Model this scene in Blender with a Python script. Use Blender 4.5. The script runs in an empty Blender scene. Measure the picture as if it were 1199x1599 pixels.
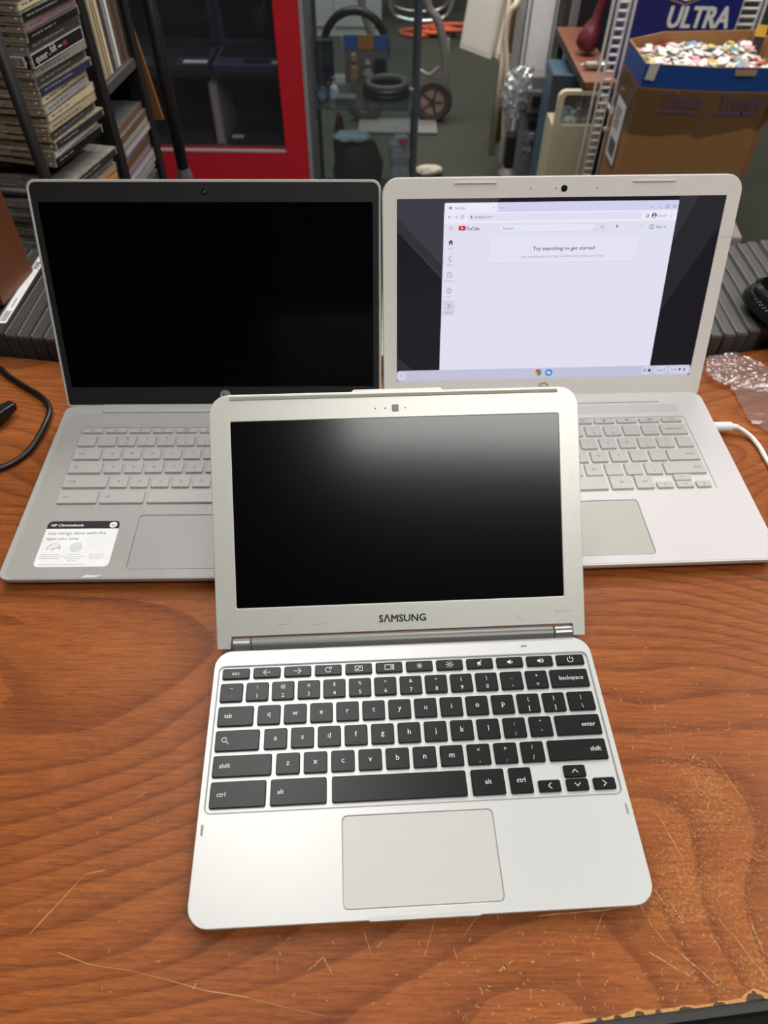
import bpy, bmesh, math, random
from mathutils import Matrix, Vector
random.seed(7)
SC = bpy.context.scene
COL = SC.collection
T = Matrix.Translation
def RX(a): return Matrix.Rotation(a, 4, 'X')
def RY(a): return Matrix.Rotation(a, 4, 'Y')
def RZ(a): return Matrix.Rotation(a, 4, 'Z')
PI = math.pi

# ------------------------------------------------------------------ camera
F_PX = 1091.26
cam_data = bpy.data.cameras.new('camera')
cam = bpy.data.objects.new('camera', cam_data)
COL.objects.link(cam)
cam_data.sensor_fit = 'VERTICAL'
cam_data.sensor_height = 24.0
cam_data.lens = F_PX / 1599.0 * 24.0
cam_data.clip_start = 0.02
PITCH, ROLL, HEIGHT = math.radians(49.0417), math.radians(0.7083), 0.49616
right0 = Vector((1, 0, 0)); up0 = Vector((0, math.sin(PITCH), math.cos(PITCH))); fwd = Vector((0, math.cos(PITCH), -math.sin(PITCH)))
cr_ = right0 * math.cos(ROLL) + up0 * math.sin(ROLL)
cu_ = -right0 * math.sin(ROLL) + up0 * math.cos(ROLL)
cam.matrix_world = Matrix(((cr_.x, cu_.x, -fwd.x, 0), (cr_.y, cu_.y, -fwd.y, 0), (cr_.z, cu_.z, -fwd.z, HEIGHT), (0, 0, 0, 1)))
cam_data.dof.use_dof = True
cam_data.dof.focus_distance = 0.53
cam_data.dof.aperture_fstop = 6.0
SC.camera = cam
SC.view_settings.view_transform = 'Standard'
SC.view_settings.look = 'None'
SC.view_settings.gamma = 1.0
SC.view_settings.use_curve_mapping = False
SC.view_settings.exposure = -0.78

# ------------------------------------------------------------------ world and ceiling light panels
world = bpy.data.worlds.new('world'); SC.world = world
world.use_nodes = True
world.node_tree.nodes['Background'].inputs[0].default_value = (0.55, 0.57, 0.6, 1)
world.node_tree.nodes['Background'].inputs[1].default_value = 0.15
CEIL_Z = 1.85
# (x, y, size_x, size_y, watts) fluorescent panels set in the ceiling
PANELS = [(-0.38, 1.0, 0.6, 1.2, 16.5), (0.62, -0.55, 1.2, 0.6, 31.0), (0.35, 2.15, 1.2, 0.6, 58.0),
          (-0.9, 3.3, 1.2, 0.6, 60.0), (0.7, 4.2, 1.2, 0.6, 60.0), (1.7, 0.9, 0.6, 1.2, 26.0)]

# ------------------------------------------------------------------ helpers
def lin(c):
    return tuple(((v / 255.0) / 12.92 if v / 255.0 <= 0.04045 else ((v / 255.0 + 0.055) / 1.055) ** 2.4) for v in c)
MATS = {}
def mat(name, rgb, rough=0.5, metal=0.0, var=0.06, scale=40.0, bump=0.0, spec=0.5, coat=0.0, alpha=1.0, emit=0.0, stretch=(1, 1, 1)):
    """procedural Principled material: sRGB 0-255 colour with a little noise in tone, optional bump"""
    if name in MATS: return MATS[name]
    m = bpy.data.materials.new(name); m.use_nodes = True
    nt = m.node_tree; b = nt.nodes['Principled BSDF']
    c = lin(rgb)
    tc = nt.nodes.new('ShaderNodeTexCoord'); mp = nt.nodes.new('ShaderNodeMapping'); mp.inputs['Scale'].default_value = stretch
    nz = nt.nodes.new('ShaderNodeTexNoise'); nz.inputs['Scale'].default_value = scale; nz.inputs['Detail'].default_value = 4
    rp = nt.nodes.new('ShaderNodeMix'); rp.data_type = 'RGBA'
    nt.links.new(tc.outputs['Object'], mp.inputs['Vector']); nt.links.new(mp.outputs['Vector'], nz.inputs['Vector'])
    nt.links.new(nz.outputs['Fac'], rp.inputs['Factor'])
    rp.inputs['A'].default_value = tuple(max(0, v * (1 - var * 1.6)) for v in c) + (1,)
    rp.inputs['B'].default_value = tuple(min(1, v * (1 + var * 1.6)) for v in c) + (1,)
    nt.links.new(rp.outputs['Result'], b.inputs['Base Color'])
    b.inputs['Roughness'].default_value = rough; b.inputs['Metallic'].default_value = metal
    b.inputs['Specular IOR Level'].default_value = spec
    if coat: b.inputs['Coat Weight'].default_value = coat; b.inputs['Coat Roughness'].default_value = 0.15
    if bump:
        bp = nt.nodes.new('ShaderNodeBump'); bp.inputs['Strength'].default_value = bump; bp.inputs['Distance'].default_value = 0.001
        nt.links.new(nz.outputs['Fac'], bp.inputs['Height']); nt.links.new(bp.outputs['Normal'], b.inputs['Normal'])
    if alpha < 1: b.inputs['Alpha'].default_value = alpha
    if emit:
        nt.links.new(rp.outputs['Result'], b.inputs['Emission Color']); b.inputs['Emission Strength'].default_value = emit
    MATS[name] = m
    return m
def glow(name, rgb, strength=1.0):
    """a lit area of a display: emits its own colour, glossy black panel otherwise"""
    if name in MATS: return MATS[name]
    m = bpy.data.materials.new(name); m.use_nodes = True
    b = m.node_tree.nodes['Principled BSDF']
    b.inputs['Base Color'].default_value = (0.004, 0.004, 0.005, 1); b.inputs['Roughness'].default_value = 0.35
    b.inputs['Specular IOR Level'].default_value = 0.3
    b.inputs['Emission Color'].default_value = lin(rgb) + (1,); b.inputs['Emission Strength'].default_value = strength * 1.65
    MATS[name] = m
    return m
def glass(name, tint=(225, 232, 232), refl=0.10, rough=0.03, haze=0.0):
    """thin clear sheet: mostly see-through, Fresnel gloss, a little haze"""
    if name in MATS: return MATS[name]
    m = bpy.data.materials.new(name); m.use_nodes = True
    nt = m.node_tree; nt.nodes.clear()
    out = nt.nodes.new('ShaderNodeOutputMaterial'); tr = nt.nodes.new('ShaderNodeBsdfTransparent'); gl = nt.nodes.new('ShaderNodeBsdfGlossy')
    df = nt.nodes.new('ShaderNodeBsdfDiffuse'); m1 = nt.nodes.new('ShaderNodeMixShader'); m2 = nt.nodes.new('ShaderNodeMixShader'); lw = nt.nodes.new('ShaderNodeLayerWeight')
    mul = nt.nodes.new('ShaderNodeMath'); mul.operation = 'MULTIPLY_ADD'; mul.inputs[1].default_value = 0.6; mul.inputs[2].default_value = refl * 0.5
    lw.inputs['Blend'].default_value = 0.25
    tr.inputs[0].default_value = lin(tint) + (1,); gl.inputs['Roughness'].default_value = rough; df.inputs[0].default_value = (0.7, 0.7, 0.7, 1)
    nt.links.new(lw.outputs['Fresnel'], mul.inputs[0])
    m1.inputs[0].default_value = haze
    nt.links.new(tr.outputs[0], m1.inputs[1]); nt.links.new(df.outputs[0], m1.inputs[2])
    nt.links.new(mul.outputs[0], m2.inputs[0]); nt.links.new(m1.outputs[0], m2.inputs[1]); nt.links.new(gl.outputs[0], m2.inputs[2])
    nt.links.new(m2.outputs[0], out.inputs[0])
    MATS[name] = m
    return m

class MB:
    """collects shapes into one mesh"""
    def __init__(s): s.v = []; s.f = []
    def add(s, vs, fs, M=None):
        n = len(s.v)
        s.v += [tuple(M @ Vector(p)) for p in vs] if M else [tuple(p) for p in vs]
        s.f += [tuple(i + n for i in f) for f in fs]
        return s
    def box(s, x0, y0, z0, x1, y1, z1, M=None):
        return s.add([(x0, y0, z0), (x1, y0, z0), (x1, y1, z0), (x0, y1, z0), (x0, y0, z1), (x1, y0, z1), (x1, y1, z1), (x0, y1, z1)],
                     [(0, 3, 2, 1), (4, 5, 6, 7), (0, 1, 5, 4), (1, 2, 6, 5), (2, 3, 7, 6), (3, 0, 4, 7)], M)
    def loops(s, ls, M=None, cap=True):
        """skin a list of closed loops (same length), counter-clockwise seen from the last one"""
        n = len(ls[0]); vs = [p for l in ls for p in l]; fs = []
        for k in range(len(ls) - 1):
            for i in range(n):
                j = (i + 1) % n
                fs.append((k * n + i, k * n + j, (k + 1) * n + j, (k + 1) * n + i))
        if cap:
            fs.append(tuple(range(n - 1, -1, -1))); fs.append(tuple(range((len(ls) - 1) * n, len(ls) * n)))
        return s.add(vs, fs, M)
    def prism(s, pts, z0, z1, M=None):
        return s.loops([[(x, y, z0) for x, y in pts], [(x, y, z1) for x, y in pts]], M)
    def tube(s, path, r, n=10, M=None, cap=True):
        path = [Vector(p) for p in path]; rs = r if isinstance(r, (list, tuple)) else [r] * len(path)
        ls = []; up = None
        for i, p in enumerate(path):
            d = (path[min(i + 1, len(path) - 1)] - path[max(i - 1, 0)]).normalized()
            if up is None:
                up = Vector((0, 0, 1)) if abs(d.z) < 0.9 else Vector((1, 0, 0))
            a = d.cross(up).normalized(); b = a.cross(d).normalized(); up = b
            ls.append([tuple(p + (a * math.cos(2 * PI * k / n) + b * math.sin(2 * PI * k / n)) * rs[i]) for k in range(n)])
        return s.loops(ls, M, cap)
    def lathe(s, prof, n=24, M=None, cap=True):
        """profile (r, z) turned round z"""
        return s.loops([[(r * math.cos(2 * PI * k / n), r * math.sin(2 * PI * k / n), z) for k in range(n)] for r, z in prof], M, cap)
    def disc(s, x, y, r, z=0.0, n=20, M=None):
        return s.add([(x + r * math.cos(2 * PI * k / n), y + r * math.sin(2 * PI * k / n), z) for k in range(n)], [tuple(range(n))], M)
    def ring(s, x, y, r0, r1, z=0.0, n=24, a0=0.0, a1=2 * PI, M=None):
        full = abs(a1 - a0 - 2 * PI) < 1e-6; m = n if full else n + 1
        vs = []
        for k in range(m):
            a = a0 + (a1 - a0) * k / n
            vs += [(x + r0 * math.cos(a), y + r0 * math.sin(a), z), (x + r1 * math.cos(a), y + r1 * math.sin(a), z)]
        fs = []
        for k in range(n):
            j = (k + 1) % m
            fs.append((2 * k, 2 * k + 1, 2 * j + 1, 2 * j))
        return s.add(vs, fs, M)
    def rect(s, x0, y0, x1, y1, z=0.0, M=None):
        return s.add([(x0, y0, z), (x1, y0, z), (x1, y1, z), (x0, y1, z)], [(0, 1, 2, 3)], M)
    def line(s, pts, w, z=0.0, M=None):
        for (x0, y0), (x1, y1) in zip(pts[:-1], pts[1:]):
            dx, dy = x1 - x0, y1 - y0; l = math.hypot(dx, dy) or 1; nx, ny = -dy / l * w / 2, dx / l * w / 2
            ex, ey = dx / l * w * .3, dy / l * w * .3
            s.add([(x0 - nx - ex, y0 - ny - ey, z), (x1 - nx + ex, y1 - ny + ey, z), (x1 + nx + ex, y1 + ny + ey, z), (x0 + nx - ex, y0 + ny - ey, z)], [(0, 1, 2, 3)], M)
        return s
    def mesh(s, name, smooth=False):
        me = bpy.data.meshes.new(name); me.from_pydata(s.v, [], s.f); me.update()
        if smooth: me.polygons.foreach_set('use_smooth', [True] * len(me.polygons))
        return me
    def build(s, name, m, parent=None, M=None, smooth=False, bevel=0.0, seg=2, **k):
        return link(name, s.mesh(name, smooth), m, parent, M, bevel, seg, **k)

def link(name, me, m, parent=None, M=None, bevel=0.0, seg=2, label=None, cat=None, group=None, kind=None):
    if m is not None and len(me.materials) == 0: me.materials.append(m)
    o = bpy.data.objects.new(name, me); COL.objects.link(o)
    if parent is not None: o.parent = parent
    if M is not None: o.matrix_basis = M
    if bevel:
        b = o.modifiers.new('bevel', 'BEVEL'); b.width = bevel; b.segments = seg; b.limit_method = 'ANGLE'; b.angle_limit = math.radians(35); b.harden_normals = False
    if m is not None and len(me.materials) and me.materials[0] != m:
        o.material_slots[0].link = 'OBJECT'; o.material_slots[0].material = m
    tag(o, label, cat, group, kind)
    return o
def tag(o, label=None, cat=None, group=None, kind=None):
    if label: o['label'] = label
    if cat: o['category'] = cat
    if group: o['group'] = group
    if kind: o['kind'] = kind
    return o
def thing(name, label, cat, M=None, group=None):
    o = bpy.data.objects.new(name, None); COL.objects.link(o); o.empty_display_size = 0.05
    if M is not None: o.matrix_basis = M
    return tag(o, label, cat, group)
def rr(x0, y0, x1, y1, r, seg=4):
    rs = r if isinstance(r, (list, tuple)) else [r] * 4          # corner radii: bl, br, tr, tl
    pts = []
    for (cx, cy, a, q) in ((x0 + rs[0], y0 + rs[0], PI, rs[0]), (x1 - rs[1], y0 + rs[1], 1.5 * PI, rs[1]), (x1 - rs[2], y1 - rs[2], 0, rs[2]), (x0 + rs[3], y1 - rs[3], .5 * PI, rs[3])):
        for k in range(seg + 1):
            t = a + .5 * PI * k / seg
            pts.append((cx + q * math.cos(t), cy + q * math.sin(t)))
    return pts
def plate(outer, holes, z0, z1):
    """flat plate with openings, as a mesh"""
    bm = bmesh.new(); es = []
    for lp in [outer] + holes:
        vs = [bm.verts.new((x, y, z1)) for x, y in lp]
        es += [bm.edges.new((vs[i], vs[(i + 1) % len(vs)])) for i in range(len(vs))]
    bmesh.ops.triangle_fill(bm, edges=es, use_beauty=True, use_dissolve=False)
    r = bmesh.ops.extrude_face_region(bm, geom=bm.faces[:])
    bmesh.ops.translate(bm, verts=[g for g in r['geom'] if isinstance(g, bmesh.types.BMVert)], vec=(0, 0, z0 - z1))
    bmesh.ops.recalc_face_normals(bm, faces=bm.faces[:])
    me = bpy.data.meshes.new('plate'); bm.to_mesh(me); bm.free()
    return me
_txt = {}
def text_mesh(s, bold=0.0):
    bold = 0.0
    if (s, bold) in _txt: return _txt[(s, bold)]
    cu = bpy.data.curves.new('text', 'FONT'); cu.body = s; cu.size = 1.0; cu.offset = bold; cu.resolution_u = 2
    ob = bpy.data.objects.new('text', cu)
    me = bpy.data.meshes.new_from_object(ob)
    bpy.data.objects.remove(ob); bpy.data.curves.remove(cu)
    _txt[(s, bold)] = ([tuple(v.co) for v in me.vertices], [tuple(p.vertices) for p in me.polygons])
    bpy.data.meshes.remove(me)
    return _txt[(s, bold)]
def text(mb, s, x, y, h, width=None, ax=0.5, z=0.0, bold=0.0, M=None, slant=0.0):
    """lay a line of text with its baseline at y, cap height h; ax 0 left, .5 centre, 1 right; width squeezes it to fit"""
    vs, fs = text_mesh(s, bold)
    if not vs: return mb
    x0 = min(v[0] for v in vs); x1 = max(v[0] for v in vs)
    k = h / 0.70; kx = (width / (x1 - x0)) if width else k
    pts = [(x + (v[0] - x0) * kx - ax * (x1 - x0) * kx + slant * v[1] * k, y + v[1] * k, z) for v in vs]
    mb.add(pts, fs, M)
    if bold > 0.004:                                    # heavier strokes: the same outline laid again a hair to each side
        o = bold * k
        for q, (dx, dy) in enumerate(((o, o * .6), (-o, o * .6), (o, -o * .6), (-o, -o * .6))): mb.add([(a + dx, b_ + dy, c + (q + 1) * h * .006) for a, b_, c in pts], fs, M)
    return mb
def ordinal(n):
    names = 'first second third fourth fifth sixth seventh eighth ninth tenth eleventh twelfth thirteenth fourteenth fifteenth sixteenth seventeenth eighteenth nineteenth twentieth twenty-first twenty-second twenty-third twenty-fourth'.split()
    return names[n - 1]
def smooth_path(pts, n=6):
    P = [Vector(p) for p in pts]; out = []
    for i in range(len(P) - 1):
        a = P[max(i - 1, 0)]; b = P[i]; c = P[i + 1]; d = P[min(i + 2, len(P) - 1)]
        for k in range(n):
            t = k / n
            out.append(0.5 * ((2 * b) + (c - a) * t + (2 * a - 5 * b + 4 * c - d) * t * t + (3 * b - a - 3 * c + d) * t ** 3))
    out.append(P[-1])
    return out

FLOOR = -0.75
#@@STRUCTURE
# ------------------------------------------------------------------ room
def carpet():
    m = mat('green_carpet', (62, 63, 56), 0.95, var=0.22, scale=420, bump=0.6, spec=0.1)
    return m
MB().box(-3.2, -2.2, FLOOR - 0.06, 3.2, 6.6, FLOOR).build('floor', carpet(), kind='structure', label='dark green carpet floor of the shop')
wallm = mat('wall_paint', (150, 146, 138), 0.8, var=0.04, scale=8)
darkwall = mat('dark_wall', (44, 40, 37), 0.85, var=0.1, scale=6)
MB().box(-3.2, 6.5, FLOOR, 3.2, 6.6, CEIL_Z).build('wall_back', wallm, kind='structure')
MB().box(-3.3, -2.2, FLOOR, -3.2, 6.6, CEIL_Z).build('wall_left', darkwall, kind='structure')
MB().box(3.2, -2.2, FLOOR, 3.3, 6.6, CEIL_Z).build('wall_right', darkwall, kind='structure')
MB().box(-3.2, -2.3, FLOOR, 3.2, -2.2, CEIL_Z).build('wall_front', darkwall, kind='structure')
MB().box(-3.2, -2.2, CEIL_Z, 3.2, 6.6, CEIL_Z + 0.05).build('ceiling', mat('ceiling_tile', (140, 138, 132), 0.9, var=0.08, scale=60, bump=0.3), kind='structure')
for i, (px, py, sx, sy, w) in enumerate(PANELS):
    where = ['left of and above the laptops', 'behind the desk user', 'in the middle of the shop', 'above the red cabinet aisle', 'above the far aisle', 'high on the right above the cardboard box'][i]
    t = thing('ceiling_light', 'white fluorescent ceiling panel ' + where, 'ceiling light', T((px, py, CEIL_Z)), 'fluorescent ceiling panels')
    link('frame', plate(rr(-sx / 2 - .03, -sy / 2 - .03, sx / 2 + .03, sy / 2 + .03, .005, 1), [rr(-sx / 2, -sy / 2, sx / 2, sy / 2, .004, 1)], -0.03, 0), mat('white_enamel', (225, 225, 222), 0.4), t)
    MB().box(-sx / 2, -sy / 2, -0.012, sx / 2, sy / 2, -0.002).build('diffuser', glow('diffuser', (255, 252, 246), 3.0), t)
    ld = bpy.data.lights.new('panel_light', 'AREA'); ld.shape = 'RECTANGLE'; ld.size = sx; ld.size_y = sy; ld.energy = w; ld.color = (1.0, 0.985, 0.955)
    lo = bpy.data.objects.new('panel_light', ld); COL.objects.link(lo); lo.parent = t; lo.location = (0, 0, -0.02)

# ------------------------------------------------------------------ desk
def wood_desk():
    m = bpy.data.materials.new('worn_cherry_laminate'); m.use_nodes = True
    nt = m.node_tree; N = nt.nodes.new; L = nt.links.new; b = nt.nodes['Principled BSDF']
    tc = N('ShaderNodeTexCoord')
    def noise(scale, stretch, detail=4, rough=.55, dist=0.0, loc=(0, 0, 0)):
        mp = N('ShaderNodeMapping'); mp.inputs['Scale'].default_value = stretch; mp.inputs['Location'].default_value = loc
        n = N('ShaderNodeTexNoise'); n.inputs['Scale'].default_value = scale; n.inputs['Detail'].default_value = detail; n.inputs['Roughness'].default_value = rough; n.inputs['Distortion'].default_value = dist
        L(tc.outputs['Object'], mp.inputs['Vector']); L(mp.outputs['Vector'], n.inputs['Vector'])
        return n.outputs['Fac']
    def math_(op, a, c, d=None):
        n = N('ShaderNodeMath'); n.operation = op
        for i, v in enumerate((a, c, d)):
            if v is None: continue
            if isinstance(v, (int, float)): n.inputs[i].default_value = v
            else: L(v, n.inputs[i])
        return n.outputs[0]
    def ramp(fac, stops):
        r = N('ShaderNodeValToRGB'); e = r.color_ramp.elements
        e[0].position, e[0].color = stops[0][0], stops[0][1]; e[1].position, e[1].color = stops[-1][0], stops[-1][1]
        for p, c in stops[1:-1]:
            k = e.new(p); k.color = c
        L(fac, r.inputs['Fac']); return r.outputs['Color']
    def mix(f, a, c, blend='MIX'):
        n = N('ShaderNodeMix'); n.data_type = 'RGBA'; n.blend_type = blend
        for k, v in (('Factor', f), ('A', a), ('B', c)):
            if isinstance(v, (int, float, tuple)): n.inputs[k].default_value = v
            else: L(v, n.inputs[k])
        return n.outputs['Result']
    g = lambda c: lin(c) + (1,)
    sep = N('ShaderNodeSeparateXYZ'); L(tc.outputs['Object'], sep.inputs[0])
    # cathedral rings: iso-lines of a stretched noise field plus a drift across the board
    fld = noise(1.7, (1.0, 2.6, 1), 1.5, .4, .35, (3.1, 1.7, 0))
    ph = math_('MULTIPLY_ADD', fld, 26.0, math_('MULTIPLY_ADD', sep.outputs['Y'], 34.0, math_('MULTIPLY', sep.outputs['X'], -3.0)))
    tri = math_('FRACT', math_('ADD', ph, math_('MULTIPLY', noise(18, (1, 5, 1), 3), .14)), 0.0)
    fine = noise(30, (1.0, 14.0, 1), 5, .7)
    fine2 = noise(120, (1.0, 9.0, 1), 3, .7)
    base = ramp(tri, [(0.0, g((132, 71, 33))), (0.10, g((122, 63, 30))), (0.30, g((154, 85, 41))), (0.75, g((172, 98, 48))), (1.0, g((170, 96, 47)))])
    tone = ramp(noise(5, (.6, 2.0, 1), 3), [(0.25, g((136, 73, 37))), (0.75, g((184, 111, 56)))])
    col = mix(0.42, base, tone)
    streak = ramp(fine, [(0.3, g((172, 168, 164))), (0.62, (1, 1, 1, 1))])
    col = mix(0.75, col, streak, 'MULTIPLY')
    streak2 = ramp(fine2, [(0.35, g((205, 200, 196))), (0.6, (1, 1, 1, 1))])
    col = mix(0.6, col, streak2, 'MULTIPLY')
    # rubbed-through laminate: speckled tan wear, heaviest on the right hand side and along the front edge
    a = N('ShaderNodeMapRange'); a.inputs['From Min'].default_value = 0.07; a.inputs['From Max'].default_value = 0.23; L(sep.outputs['X'], a.inputs['Value'])
    c_ = N('ShaderNodeMapRange'); c_.inputs['From Min'].default_value = 0.40; c_.inputs['From Max'].default_value = 0.14; L(sep.outputs['Y'], c_.inputs['Value'])
    e_ = N('ShaderNodeMapRange'); e_.inputs['From Min'].default_value = 0.11; e_.inputs['From Max'].default_value = 0.03; L(sep.outputs['Y'], e_.inputs['Value'])
    reg = math_('MAXIMUM', math_('MULTIPLY', a.outputs[0], c_.outputs[0]), math_('MULTIPLY', e_.outputs[0], 0.35))
    blot = noise(14, (1, 1.3, 1), 4, .65, .6, (5, 2, 0))
    speck = noise(470, (1, 1, 1), 5, .7)
    wear = math_('ADD', math_('MULTIPLY', reg, 0.20), math_('ADD', math_('MULTIPLY', blot, 0.30), math_('MULTIPLY', speck, 0.55)))
    wmask = ramp(wear, [(0.605, (0, 0, 0, 1)), (0.70, (1, 1, 1, 1))])
    col = mix(math_('MULTIPLY', wmask, 0.75), col, g((182, 130, 74)))
    L(col, b.inputs['Base Color'])
    rg = math_('MULTIPLY_ADD', fine, 0.14, 0.32); L(math_('ADD', rg, math_('MULTIPLY', wmask, .2)), b.inputs['Roughness'])
    b.inputs['Specular IOR Level'].default_value = 0.2
    bp = N('ShaderNodeBump'); bp.inputs['Strength'].default_value = 0.12; bp.inputs['Distance'].default_value = 0.0006
    L(math_('SUBTRACT', fine, wmask), bp.inputs['Height']); L(bp.outputs['Normal'], b.inputs['Normal'])
    return m
WOOD = wood_desk()
def front_y(x): return 0.0415 + (x - 0.107) * 0.115
back_curve = [(0.95, 0.79), (0.6, 0.728), (0.453, 0.6945), (0.377, 0.677), (0.25, 0.655), (0.12, 0.640), (0.0, 0.6335), (-0.12, 0.634), (-0.26, 0.641), (-0.375, 0.6525), (-0.446, 0.662), (-0.6, 0.688), (-0.95, 0.75)]
desk = thing('desk', 'reddish-brown wood laminate desk with worn scratched surface and chipped front edge', 'desk')
front_pts = [(-0.95 + 1.9 * k / 12, front_y(-0.95 + 1.9 * k / 12)) for k in range(13)]
MB().prism(front_pts + back_curve, -0.028, 0).build('tabletop', WOOD, desk)
# chipped strip along the front edge: bare tan fibreboard, ragged
chip = MB(); xs = [0.02 + 0.0045 * k for k in range(62)]; rnd = random.Random(3)
up_ = []
for k, x in enumerate(xs):
    w = 0.0004 + 0.0012 * min(1, max(0, (x - 0.03) / 0.1)) * (0.45 + 0.8 * rnd.random()) + (0.0045 * math.exp(-((x - 0.222) / 0.006) ** 2)) + 0.002 * math.exp(-((x - 0.15) / 0.004) ** 2)
    up_.append((x, front_y(x) + w))
chip.prism([(x, front_y(x) - 0.0002) for x in xs] + up_[::-1], -0.004, 0.00012)
chip.build('bare_edge_strip', mat('bare_fibreboard', (190, 140, 82), 0.9, var=0.25, scale=500, bump=.5), desk, label='ragged tan strip of bare fibreboard')
dk = MB()
for (x, w, d) in ((0.222, .012, .0038), (0.152, .006, .0022), (0.139, .005, .0018), (0.163, .004, .0016), (0.128, .004, .0014), (0.18, .009, .0012), (0.2, .008, .0014)):
    n = 9
    dk.prism([(x - w / 2 + w * k / n, front_y(x - w / 2 + w * k / n) - .0003) for k in range(n + 1)] + [(x - w / 2 + w * k / n, front_y(x) + d * math.sin(PI * k / n) ** .6 * (.8 + .4 * rnd.random())) for k in range(n, -1, -1)], -0.004, 0.0002)
dk.build('broken_chips', mat('dark_core', (84, 66, 50), 0.95, var=0.3, scale=600, bump=.8), desk)
MB().loops([[(x, front_y(x) - d, z) for x, y in front_pts[::1]] + [(x, front_y(x) - d2, z) for x, y in front_pts[::-1]] for (z, d, d2) in ((-0.030, .0065, 0), (-0.0035, .0065, 0), (-0.0012, .0055, 0))]).build('edge_band', mat('black_edge_band', (34, 31, 30), 0.45), desk)
legm = mat('desk_side', (96, 54, 34), 0.5, var=.15, scale=30, stretch=(1, 1, .1))
for sx in (-0.9, 0.875):
    MB().box(sx, 0.1, FLOOR, sx + .025, 0.62, -0.028).build('side_panel', legm, desk)
MB().box(-0.875, 0.58, FLOOR + .25, 0.875, 0.6, -0.028).build('modesty_panel', legm, desk)
# scratches and nicks: shallow ragged marks in lighter tan
scr = MB(); rnd = random.Random(11)
def scratch(x0, y0, x1, y1, w=0.0007):
    n = 7; pts = []
    for k in range(n + 1):
        t = k / n; j = 0.004 * math.hypot(x1 - x0, y1 - y0) * rnd.uniform(-1, 1) * 2
        pts.append((x0 + (x1 - x0) * t + j, y0 + (y1 - y0) * t + j))
    for k in range(n):
        a = pts[k]; c = pts[k + 1]; ww = w * (0.35 + 0.9 * rnd.random()) * (0.4 + 0.6 * math.sin(PI * (k + .6) / (n + .2)))
        scr.line([a, c], ww, 0.0002)
for s_ in [(.100, .0968, .146, .101, .0012), (.146, .101, .158, .1035, .0009), (.165, .078, .186, .066, .0011), (.181, .080, .205, .0585, .0008), (.213, .0965, .236, .0605, .0007),
           (.158, .120, .170, .092, .0007), (.170, .092, .1775, .0815, .0006), (.0725, .0675, .0815, .073, .0014), (-.0335, .0735, -.028, .0655, .0012), (-.042, .0665, -.0335, .0735, .0007),
           (.243, .0625, .2335, .055, .0008), (.203, .0655, .205, .0585, .001), (.2, .0625, .206, .061, .0007), (-.195, .0735, -.03, .044, .0006), (-.215, .083, -.19, .1175, .0007), (-.19, .1175, -.178, .12, .0012),
           (.035, .094, .028, .075, .0007), (.062, .097, .052, .085, .0006), (-.01, .0895, -.004, .074, .0005), (.19, .16, .2, .13, .0007), (.24, .2, .252, .17, .0006), (-.17, .165, -.163, .17, .0006), (-.255, .36, -.235, .38, .0006),
           (.232, .095, .235, .078, .001), (.246, .098, .249, .084, .0007), (.141, .0995, .133, .086, .0006), (.185, .104, .19, .094, .0012), (.176, .113, .181, .104, .0007), (.205, .087, .209, .08, .001), (-.105, .11, -.095, .117, .0008)]:
    scratch(*s_)
for k in range(620):
    u = rnd.random(); x = rnd.uniform(-.22, .29); y = front_y(x) + .004 + .16 * rnd.random() ** 1.7
    if x > .175 and rnd.random() < .6: y = rnd.uniform(.06, .3)
    if x < .03 and rnd.random() < .72: continue
    a = rnd.uniform(0, PI); l = rnd.uniform(.0004, .0022) * (1 if rnd.random() < .9 else 3); w = rnd.uniform(.0002, .0006)
    scr.line([(x, y), (x + l * math.cos(a), y + l * math.sin(a))], w, 0.00015)
scr.build('scratch_marks', mat('scratch_tan', (190, 140, 88), 0.8, var=.2, scale=300), desk, kind='stuff', label='pale scratches and nicks in the worn laminate')

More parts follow.
